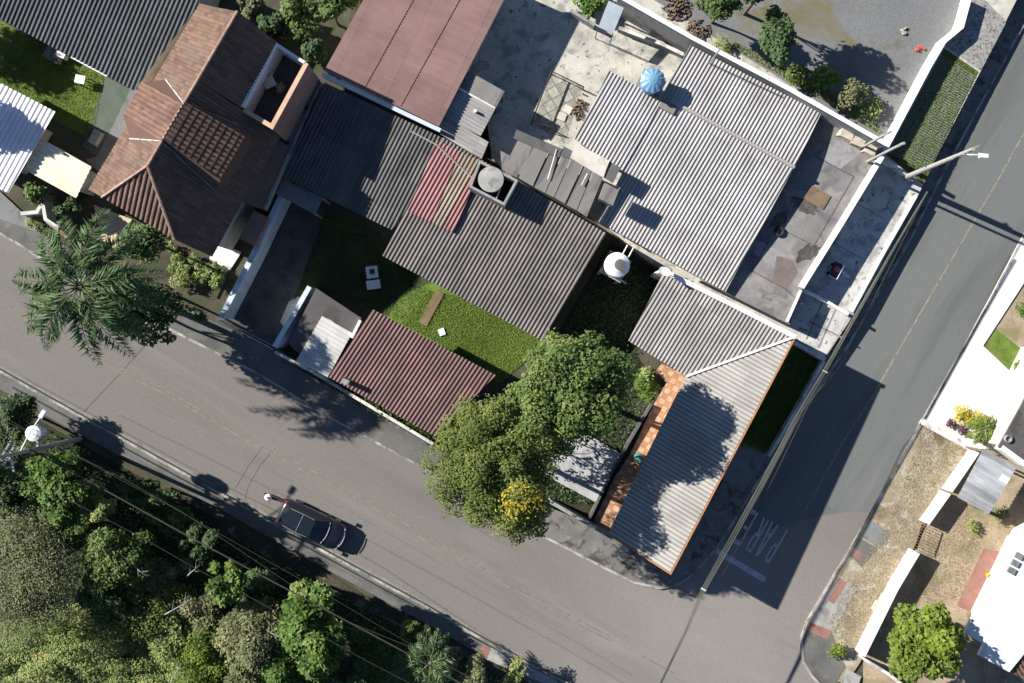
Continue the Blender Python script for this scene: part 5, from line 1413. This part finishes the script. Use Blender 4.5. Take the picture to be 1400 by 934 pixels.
# rail frame in the yard
t = thing('rail_frame', 'black metal rail frame round the square pavers in the stained yard', 'frame', P(760, 140, TZ))
fr = MB(); zz = TZ + .7
q = [P(x, y, zz) for x, y in ((798, 119), (754, 97), (727, 167), (752, 173))]
fr.tube(q, .045, 6); fr.build('rail', M['dark_metal'], t)
for v in q: MB().tube([(v.x, v.y, TZ), (v.x, v.y, zz)], .035, 6).build('post', M['dark_metal'], t)
# loose pavers
for i, (x, y, lab) in enumerate(((776, 150, 'pale loose paver by the black rail frame, farther from the light roof'), (768, 160, 'pale loose paver by the black rail frame, nearest the grey boards'))):
    v = P(x, y, TZ); MB().box((v.x, v.y), .5, .45, TZ + .012, TZ + .08, math.radians(-30 + i * 9)).build('paver', M['sheet_white'], label=lab, category='paver', group='loose pavers in the stained yard')
v = P(790, 146, TZ); mb = MB()
for i in range(80):
    mb.box((v.x + rng.gauss(0, .2), v.y + rng.gauss(-.1, .32)), rng.uniform(.05, .2), .06, TZ, TZ + rng.uniform(.05, .25), rng.uniform(0, 3))
mb.build('debris_heap', M['rubble'], label='small heap of orange brown debris between the pavers and the light roof', category='debris', kind='stuff')
# furniture on the shaded lawn
v = P(509, 380, .4)
t = thing('bench', 'pale blue white bench with two slabs standing on the shaded lawn', 'bench', (v.x, v.y, .03))
MB().box((v.x - .02, v.y + .35), .72, .75, .35, .43, math.radians(8)).build('seat', M['white_paint'], t)
MB().box((v.x + .08, v.y - .42), .85, .55, .42, .50, math.radians(8)).build('seat', M['white_paint'], t)
MB().box((v.x - .0, v.y + .38), .28, .3, .431, .52, math.radians(8)).build('pot', M['dark_metal'], t)
for sx, sy in ((-.3, .6), (.3, .6), (-.28, -.55), (.4, -.55)): MB().box((v.x + sx, v.y + sy), .08, .08, .02, .36).build('leg', M['wall_grey'], t)
v = P(590, 421, .1); MB().box((v.x, v.y), .55, 2.3, .03, .12, math.radians(-28)).build('plank', M['wood'], label='wide weathered plank lying on the sunlit lawn', category='plank')
v = P(604, 454, .1); MB().box((v.x, v.y), .38, .42, .03, .16, math.radians(20)).build('box', M['white_paint'], label='small white box on the sunlit lawn', category='box')
v = P(110, 109, .5)
t = thing('table', 'small white square table on the lawn behind the tiled house', 'table', (v.x, v.y, .03))
MB().box(v, .6, .5, .55, .6, math.radians(-12)).build('tabletop', M['white_paint'], t)
for sx, sy in ((-.24, -.2), (.24, -.2), (.24, .2), (-.24, .2)): MB().box((v.x + sx, v.y + sy), .05, .05, .03, .55).build('leg', M['white_paint'], t)
v = P(83, 75, .5); MB().box((v.x, v.y), .55, .3, .03, .55, math.radians(-28)).build('box', M['white_paint'], label='white box under the eave of the charcoal roof', category='box')
v = P(66, 70, 1.0)
t = thing('bench', 'low grey block bench in the shade of the charcoal roof', 'bench', (v.x, v.y, .03)); MB().box(v, 1.0, .8, .03, .4, math.radians(-28)).build('block', M['wall_grey'], t)
MB().box((v.x, v.y), 1.06, .86, .402, .46, math.radians(-28)).build('seat', M['conc_grey'], t)
MB().box(P(130, 188, .4), .5, .9, .06, .5, math.radians(-28)).build('box', M['tank_conc'], label='grey box at the foot of the mossy slab beside the cream shed', category='box')
v = P(1356, 789, .5)
t = thing('bucket', 'yellow bucket on the red path beside the white roofed house', 'bucket', (v.x, v.y, .06)); MB().lathe(v, [(.14, .06), (.19, .42), (.2, .44), (.16, .42), (.12, .1)], 18).build('pail', M['yellow_plastic'], t)
MB().tube([(v.x + .2 * math.cos(a), v.y, .44 + .2 * math.sin(a)) for a in np.linspace(0, 3.14, 9)], .012, 5).build('handle', M['dark_metal'], t)
v = P(1257, 735, .6)
t = thing('gate', 'rusty bar gate in the gap between the two thick white walls', 'gate', (v.x, v.y, .05))
a, b = P(1267, 719, .9), P(1256, 753, .9); fr = MB(); fr.tube([a, b], .03, 6); fr.tube([Vector((a.x, a.y, .2)), Vector((b.x, b.y, .2))], .03, 6); fr.build('rail', M['wood'], t)
br = MB()
for i in range(10):
    c = a.lerp(b, i / 9); br.tube([Vector((c.x, c.y, .1)), Vector((c.x, c.y, .9))], .015, 4)
br.build('bars', M['wood'], t)
for (x, y, lab) in ((1206, 818, 'pale loose block on the dry verge, nearer the thick white wall'), (1197, 828, 'pale loose block on the dry verge, nearer the side street')):
    v = P(x, y, .2); MB().box((v.x, v.y), .6, .28, .1, .3, math.radians(60)).build('concrete_block', M['stone'], label=lab, category='block', group='loose blocks on the dry verge')
# potted plant on the patio edge
v = P(873, 626, .6)
t = thing('barrel', 'teal plastic barrel on the terracotta patio edge', 'barrel', (v.x, v.y, .22)); MB().lathe(v, [(.26, .22), (.3, .5), (.27, .95), (.2, .97), (.05, .98)], 20).build('drum', plain('teal plastic', (.08, .22, .22), .5), t)
# ---------------------------------------------------------------- trees and plants
# the two big trees in the middle
tree(778, 530, 7.0, 96, 84, 2.6, M['lf_mid'], 'large dark green round tree between the brown roof and the terracotta patio', n=27000, nl=120, leaf=.205, lobe=.2, rot=.4, tr=.2, tint0=.5, tvar=.34, spread=.82)
tree(672, 630, 6.8, 88, 92, 2.7, M['lf_olive'], 'large olive green spreading tree overhanging the main road', n=42000, nl=210, leaf=.155, lobe=.18, rot=-.3, tr=.2, tint0=.42, tvar=.26, spread=.92)
tree(712, 700, 6.0, 46, 46, 1.8, M['lf_olive'], 'smaller olive tree with fresh shoots below the spreading tree', n=7500, nl=40, leaf=.165, lobe=.3, tr=.12, tint0=.5, tvar=.3, spread=.8)
tree(742, 612, 2.6, 46, 34, 1.1, M['lf_olive'], 'sparse young olive tree shading the low concrete platform', n=900, nl=26, leaf=.19, lobe=.3, tr=.06, tint0=.5, spread=.95)
tree(772, 598, 2.9, 36, 22, .8, M['lf_mid'], 'sparse low branches of a young green tree reaching over the concrete platform', n=620, nl=22, leaf=.2, lobe=.3, tr=.05, tint0=.6, spread=.95)
shrub(709, 682, 1.5, 30, M['lf_yellow'], 'clump of yellow blossom in the olive tree crown', n=420, leaf=.2, z0=7.65, name='blossom_clump', cat='blossom')
# the palm and its neighbours
palm(110, 392, 8.0, 4.25, 18, 'tall feather palm leaning its fronds over the main road', nleaf=86, ll=1.12, az0=.2, wid=.08, droop=(1.2, 3.0), rise=(.3, 1.4), lens=[1.0, .5, .95, 1.04, .45, .98, 1.02, .5, 1.0, .92, 1.05, .95, .5, 1.0, 1.02, .96, .45, 1.0])
tree(196, 328, 4.0, 40, 34, 1.2, M['lf_deep'], 'dark bushy tree between the palm and the tiled house', n=2600, nl=20, leaf=.22, tr=.08, tint0=.35)
tree(206, 406, 4.2, 78, 30, 1.1, M['lf_dark'], 'dark shaded tree below the palm at the walkway', n=3600, nl=30, leaf=.24, rot=-.45, tr=.08, tint0=.4, lobe=.28, spread=.85)
tree(166, 418, 4.3, 80, 36, 1.2, M['lf_dark'], 'dark tree mostly hidden under the palm fronds, shading the walkway', n=3600, nl=30, leaf=.26, rot=-.5, tr=.1, tint0=.4, lobe=.28, spread=.85)
tree(56, 264, 2.0, 22, 18, 1.0, M['lf_mid'], 'round green shrub tree in front of the cream shed', n=1100, nl=12, leaf=.2, tr=.06, tint0=.5)
tree(92, 285, 1.6, 26, 18, .9, M['lf_dark'], 'dark shrub in the shade below the cream shed', n=1000, nl=10, leaf=.2, tr=.05)
shrub(48, 302, .8, 14, M['lf_creeper'], 'low straw green shrub on the corner of the bent white wall', n=420, leaf=.13)
# variegated border along the tiled house
bl = [(236, 338), (247, 345), (259, 350), (271, 356), (283, 362), (295, 368), (304, 376), (243, 357), (255, 364), (268, 370), (280, 377), (291, 384)]
ref = None
bnames = ['first', 'second', 'third', 'fourth', 'fifth', 'sixth', 'last']
for i, (x, y) in enumerate(bl):
    row = 'house row' if i < 7 else 'outer row'
    k = i if i < 7 else i - 7
    lab = 'pale variegated border plant, %s from the dark tree in the %s' % (bnames[k] if not (i >= 7 and k == 4) else 'last', row)
    if ref is None:
        ref = shrub(x, y, .55, 9.5, M['lf_pale'], lab, n=170, leaf=.17, wr=.4, z0=.1, group='variegated border plants by the tiled house', name='border_plant', cat='plant', tint0=.5, nl=6)
        rl = P(x, y, .37)
    else:
        p = P(x, y, .37); d = ref.location - Vector((rl.x, rl.y, ref.location.z)); d.z = 0
        dup(ref, (p.x + d.x, p.y + d.y, ref.location.z), rng.uniform(0, 6.28), rng.uniform(.85, 1.2), lab)
shrub(250, 385, .9, 18, M['lf_creeper'], 'yellow green shrub at the walkway end of the flower bed', n=500, leaf=.15, z0=.1)
# greenery behind the tiled house
for (x, y, r, m, lab) in ((345, 8, 22, 'lf_grey', 'grey green tree behind the ridge end of the tiled house'), (410, 28, 34, 'lf_mid', 'broad green tree between the tiled house and the rose roof'), (455, 12, 26, 'lf_mid', 'green tree touching the rose metal roof'),
                     (372, 38, 20, 'lf_dark', 'dark tree beside the roof terrace'), (432, 72, 18, 'lf_dark', 'small dark tree in the gap by the pale gutter'), (480, -10, 26, 'lf_lime', 'light green tree at the top edge above the rose roof')):
    tree(x, y, 2.2, r, r, 1.4, M[m], lab, n=1700, nl=16, leaf=.26, tr=.08, tint0=.4)
shrub(805, 4, 1.2, 22, M['lf_bright'], 'fresh green plant behind the low planter wall at the top', n=700, leaf=.26, z0=TZ, tint0=.4)
# gravel lot
tree(985, 8, 3.2, 38, 24, 1.2, M['lf_mid'], 'green leafy tree at the top edge of the gravel lot', n=2000, nl=18, leaf=.24, z0=TZ, tr=.08)
tree(1062, 52, 3.6, 24, 46, 1.6, M['lf_dark'], 'dark upright tree casting long shade over the gravel lot', n=2300, nl=20, leaf=.24, z0=TZ, tr=.09, rot=.2, tint0=.6)
tree(1040, -18, 5.0, 40, 30, 1.8, M['lf_dark'], 'dark tree half above the top edge of the gravel lot', n=2000, nl=18, leaf=.26, z0=TZ, tr=.1)
shrub(1090, 104, 1.1, 19, M['lf_mid'], 'mid green shrub by the long wall, beside the brightest bush', n=520, leaf=.2, z0=TZ)
shrub(1130, 104, 1.5, 20, M['lf_bright'], 'bright green large leaved bush by the long grey wall', n=260, leaf=.42, wr=.7, z0=TZ, tint0=.75)
shrub(1164, 128, 1.6, 23, M['lf_grey'], 'grey green shrub by the long wall near its white corner', n=700, leaf=.17, z0=TZ)
shrub(1192, 146, .9, 18, M['lf_creeper'], 'low yellow green scrub at the wall corner of the gravel lot', n=420, leaf=.15, z0=TZ, rz=.35)
shrub(985, 70, .7, 22, M['lf_creeper'], 'low olive weeds against the long wall near the rubble heap', n=420, leaf=.15, z0=TZ, rz=.3)
# courtyard bits
shrub(884, 510, .9, 12, M['lf_pale'], 'pale leafed plant at the corner of the terracotta patio', n=220, leaf=.22)
shrub(880, 526, .5, 13, M['lf_bright'], 'small bright green plant below the patio corner', n=260, leaf=.16, tint0=.6)
# hedge between the red brown house and the front wall
hp = [P(x, y, .7) for x, y in ((470, 524), (595, 596))]
n = 3600; tt = nrng.random(n); ctr = np.array(hp[0])[None] * (1 - tt[:, None]) + np.array(hp[1])[None] * tt[:, None]
off_ = nrng.normal(0, 1, (n, 3)) * np.array([.26, .26, .28]); cpos = ctr + off_; cpos[:, 2] = np.clip(cpos[:, 2], .1, 1.5)
th = thing('hedge', 'narrow dark hedge between the front wall and the red brown house', 'hedge', (hp[0].lerp(hp[1], .5).x, hp[0].lerp(hp[1], .5).y, 0))
leaf_mesh('foliage', cpos, rnd_dirs(n) + np.array([0, 0, .5]), rnd_dirs(n), .17 * nrng.uniform(.7, 1.3, n), .09 * nrng.uniform(.7, 1.3, n), nrng.normal(.4, .2, n), M['lf_mid'], th)
# across the side street
tree(1261, 876, 3.2, 60, 58, 1.9, M['lf_lime'], 'round lime green tree between the thick white wall and the white roof', n=6500, nl=44, leaf=.27, wr=.6, lobe=.25, tr=.13, tint0=.5, tvar=.3, spread=.85)
shrub(1145, 889, .7, 14, M['lf_lime'], 'small lime green tuft at the verge corner', n=420, leaf=.17, z0=.1, tint0=.5)
shrub(1312, 568, .9, 17, M['lf_gold'], 'golden clipped shrub on the white pavement, left of its twin', n=900, leaf=.11, z0=.12, tint0=.5)
shrub(1332, 574, .9, 13, M['lf_gold'], 'golden clipped shrub on the white pavement, touching the small palm', n=700, leaf=.11, z0=.12, tint0=.5)
shrub(1299, 579, .5, 7, M['lf_plum'], 'plum coloured plant at the outer end of the golden shrubs', n=160, leaf=.14, z0=.12)
shrub(1318, 589, .5, 8, M['lf_plum'], 'dark plum plant between golden shrub and block edging', n=160, leaf=.14, z0=.12)
palm(1346, 588, 1.7, 1.05, 13, 'small light green palm at the end of the white pavement', z0=.12, tr=.07, nleaf=20, ll=.34, wid=.06, droop=(.3, .8), rise=(.1, .4), mat='lf_lime')
shrub(1368, 705, .6, 12, M['lf_grey'], 'grey green weeds at the carport corner', n=260, leaf=.14, z0=.05)
shrub(1330, 722, .5, 12, M['lf_creeper'], 'pale weeds on the dry lot below the carport', n=260, leaf=.13, z0=.05)
shrub(1396, 500, .8, 14, M['lf_mid'], 'dark green shrub in the bare garden at the right edge', n=420, leaf=.16, z0=.05)
shrub(1402, 425, .9, 14, M['lf_mid'], 'green shrub at the right edge beside the white pavement', n=420, leaf=.16, z0=.05)
# shade tree beyond the left edge, whose shadow falls on the white roof
tree(-223, -53, 5.0, 62, 56, 1.9, M['lf_mid'], 'unseen tree added beyond the upper left corner to shade the lawn', n=3200, nl=26, leaf=.3, tr=.14)  # out of view, added only to cast shade on the lawn
tree(-138, 112, 5.6, 40, 40, 1.8, M['lf_mid'], 'tree beyond the left edge shading the white metal roof', n=2600, nl=20, leaf=.3, tr=.14)

# the wooded strip below the main road
W = [
 (22, 576, 2.2, 44, 24, 1.2, 'lf_dark', 'dark shaded tree at the left edge between the kerb and the utility pole', 2400, .24, .4),
 (-75, 648, 6.4, 44, 28, 1.8, 'lf_mid', 'tall tree beyond the left edge shading the verge', 3500, .3, .4),
 (-20, 640, 5.6, 44, 34, 1.8, 'lf_deep', 'tall deep green tree at the left edge behind the utility pole', 3000, .27, .4),
 (80, 668, 5.2, 46, 40, 1.6, 'lf_bright', 'fresh green tree just below the transformer', 3000, .30, .40),
 (28, 700, 3.0, 46, 42, 1.6, 'lf_dark', 'dark tree at the left edge below the utility pole', 3000, .26, .40),
 (45, 782, 5.2, 84, 66, 2.3, 'lf_grey', 'big grey green fine leaved tree at the left edge', 17000, .145, .42),
 (132, 690, 4.6, 36, 26, 1.2, 'lf_creeper', 'olive shrubby tree beside the cable bundle near the kerb', 1900, .22, .35),
 (104, 712, 4.6, 34, 36, 1.5, 'lf_mid', 'mid green tree between the fresh green tree and the grey one', 2200, .27, .5),
 (160, 762, 4.6, 46, 40, 1.7, 'lf_mid', 'blue green tree in the middle of the wooded strip', 3400, .25, .45),
 (155, 812, 3.8, 40, 32, 1.5, 'lf_deep', 'deep green tree above the creeper covered mound', 2600, .25, .5),
 (222, 790, 3.2, 26, 34, 1.3, 'lf_grey', 'thin grey green sapling in the dark hollow', 1000, .24, .45),
 (236, 712, 2.4, 34, 20, 1.0, 'lf_deep', 'dark narrow leaved shrub tree under the cables', 1500, .28, .5),
 (308, 796, 4.6, 30, 32, 1.5, 'lf_bright', 'bright green big leaved tree beside the thick cable', 1700, .32, .55),
 (345, 862, 4.0, 50, 50, 1.8, 'lf_grey', 'olive grey tree near the bottom, left of the broad leaved one', 3800, .22, .4),
 (428, 822, 3.6, 34, 34, 1.5, 'lf_bright', 'broad leaved fresh green tree under the cables near the walkway', 2300, .32, .58),
 (432, 872, 4.8, 52, 44, 1.9, 'lf_bright', 'large broad leaved tree at the bottom beside the cable', 3800, .32, .42),
 (395, 918, 4.0, 46, 36, 1.7, 'lf_bright', 'broad leaved tree at the bottom edge with yellow green tips', 2800, .30, .42),
 (490, 925, 3.4, 34, 30, 1.4, 'lf_dark', 'dark tree at the bottom edge between two green crowns', 1700, .28, .45),
 (648, 925, 2.4, 34, 22, 1.0, 'lf_grey', 'grey green scrub tree near the red paving strip', 1300, .22, .35),
 (560, 858, 1.6, 18, 14, .8, 'lf_olive', 'small straw green bush at the walkway above the palm', 520, .18, .5),
 (700, 930, 1.6, 34, 16, .8, 'lf_creeper', 'low straw green scrub by the kerb at the bottom', 1000, .17, .5),
 (203, 676, 3.0, 40, 22, 1.1, 'lf_dark', 'dark low tree between the cables and the kerb', 1800, .24, .5),
 (268, 756, 3.0, 36, 26, 1.2, 'lf_dark', 'dark tree in the hollow beneath the thick cable', 1900, .25, .5),
 (350, 806, 3.0, 34, 24, 1.1, 'lf_dark', 'dark tree filling the gap left of the fresh broad leaved crown', 1700, .25, .5),
 (500, 880, 2.6, 34, 26, 1.0, 'lf_deep', 'deep green low tree right of the large broad leaved crown', 1700, .26, .5),
 (285, 840, 3.2, 36, 34, 1.3, 'lf_grey', 'grey green tree under the bright big leaved one', 2400, .2, .45),
 (20, 640, 2.8, 36, 26, 1.1, 'lf_deep', 'deep green tree under the wires at the left edge', 1900, .25, .45),
 (195, 830, 3.4, 60, 44, 1.4, 'lf_olive', 'olive bushy tree above the creeper mound', 4200, .2, .5),
 (60, 720, 3.6, 44, 34, 1.4, 'lf_mid', 'mid green tree between the dark edge tree and the grey green one', 2600, .24, .5),
 (330, 910, 3.2, 50, 40, 1.3, 'lf_grey', 'grey green bushy tree at the bottom edge left of the broad leaved ones', 3600, .2, .5),
 (280, 900, 3.4, 46, 46, 1.4, 'lf_lime', 'yellow green bushy tree at the bottom edge', 4200, .20, .32),
 (232, 862, 3.2, 46, 40, 1.2, 'lf_creeper', 'olive creeper covered tree beside the mound', 3800, .19, .4),
]
for (x, y, z, rx, ry, rz, m, lab, n_, lf, t0) in W:
    tree(x, y, z, rx * 1.14, ry * 1.14, rz, M[m], lab, n=int(n_ * 2.0), nl=max(14, n_ // 90), leaf=lf * .85, tr=.09, tint0=t0, tvar=.32, lobe=.28, spread=.84, rot=rng.uniform(0, 3), wr=.55 if lf < .35 else .7)
palm(588, 905, 3.4, 1.9, 15, 'low green palm clump at the bottom edge beside the walkway', nleaf=30, ll=.62, wid=.07, droop=(.6, 1.3), rise=(.2, .7), tr=.12)
palm(545, 925, 2.8, 1.5, 12, 'smaller palm beside the low palm clump', nleaf=26, ll=.5, wid=.06, droop=(.5, 1.1), rise=(.2, .5), tr=.1, mat='lf_palm')
# dead limbs that stick out of the scrub
for i, (x, y, z, a, l, lab) in enumerate(((186, 776, 5.4, -.6, 1.6, 'pale dead limb in the hollow left of the thick cable'), (262, 782, 4.6, .7, 1.3, 'short pale dead limb beside the bright big leaved tree'),
                              (240, 832, 4.8, .55, 2.4, 'long pale dead limb above the creeper bank'), (238, 924, 4.2, 1.0, 2.0, 'pale dead limb at the bottom edge in the creeper bank'), (372, 866, 5.2, -.3, 1.5, 'thin pale dead limb left of the broad leaved crown'))):
    c = P(x, y, z); d = Vector((math.cos(a), math.sin(a), .15)) * l
    mb = MB(); mb.tube([c - d * .5 - Vector((0, 0, .5)), c - d * .1, c + d * .25 + Vector((0, 0, .08)), c + d * .5], [.04, .028, .017, .008], 6)
    for k in range(3):
        s_ = c + d * (-.1 + .18 * k); e_ = s_ + Vector((math.cos(a + (-1) ** k * .8), math.sin(a + (-1) ** k * .8), .2)) * l * .28
        mb.tube([s_, e_], [.02, .006], 5)
    mb.build('dead_limb', M['tank_conc'], label=lab, category='branch')
# creeper mound and undergrowth
tree(112, 892, 2.2, 150, 66, 1.7, M['lf_creeper'], 'wide creeper covered mound with dry brown stems in the bottom left corner', n=44000, nl=260, leaf=.145, lobe=.13, tr=.1, tint0=.45, tvar=.4, spread=.95, trunk=False, name='creeper_mound', cat='creeper', flat=.6)
tree(240, 915, 2.0, 110, 50, 1.4, M['lf_creeper'], 'creeper covered bank spreading along the bottom edge', n=26000, nl=190, leaf=.145, lobe=.14, tint0=.42, tvar=.32, spread=.95, trunk=False, name='creeper_bank', cat='creeper', flat=.6)
UG = [(-80, 520), (0, 552), (193, 660), (399, 775), (581, 872), (760, 962), (760, 1100), (-80, 1100)]
ground_cover('undergrowth', [(762, 468), (830, 345), (900, 385), (868, 470), (890, 552), (858, 600), (815, 690), (745, 680)], 5000, .02, M['lf_dark'], .2, .35, tint0=.45)
ground_cover('undergrowth', UG, 34000, .03, M['lf_mid'], .2, .7, tint0=.3)
ground_cover('grass', [(584, 396), (640, 408), (738, 464), (712, 498), (684, 522), (600, 470), (548, 442)], 22000, .03, M['lf_grass'], .11, .06, wr=.25, upright=.6, tint0=.5, tvar=.35)
ground_cover('grass', [(440, 296), (520, 322), (584, 396), (548, 442), (510, 422), (432, 390), (402, 412)], 4500, .03, M['lf_deep'], .12, .06, wr=.25, upright=.6, tint0=.3)  # fewer, deeper green blades over the painted lawn shade
ground_cover('grass', [(-20, 24), (0, 30), (90, 79), (143, 105), (127, 188), (88, 170), (0, 114), (-20, 100)], 14000, .03, M['lf_grass'], .11, .06, wr=.25, upright=.6, tint0=.5)
ground_cover('weeds', [(1291, 68), (1337, 99), (1281, 212), (1264, 250), (1214, 212)], 7000, TZ, M['lf_grass'], .12, .07, wr=.25, upright=.7, tint0=.35)
ground_cover('straw', [(1262, 582), (1332, 616), (1262, 720), (1180, 895), (1150, 880), (1130, 850), (1185, 760), (1225, 690)], 5500, .115, M['lf_straw'], .16, .05, wr=.14, upright=.35, tint0=.45)
ground_cover('weeds', [(1265, 722), (1320, 690), (1345, 740), (1310, 820), (1240, 830)], 2600, .055, M['lf_straw'], .12, .05, wr=.2, upright=.5, tint0=.4)
ground_cover('weeds', [(1088, 474), (1124, 498), (1050, 618), (1006, 604)], 3000, .165, M['lf_mid'], .2, .15, wr=.35, upright=.6, tint0=.5)
ground_cover('weeds', [(975, 60), (1010, 70), (1205, 185), (1190, 150), (1080, 95), (1010, 60)], 2600, TZ + .01, M['lf_creeper'], .15, .12, wr=.3, upright=.7)
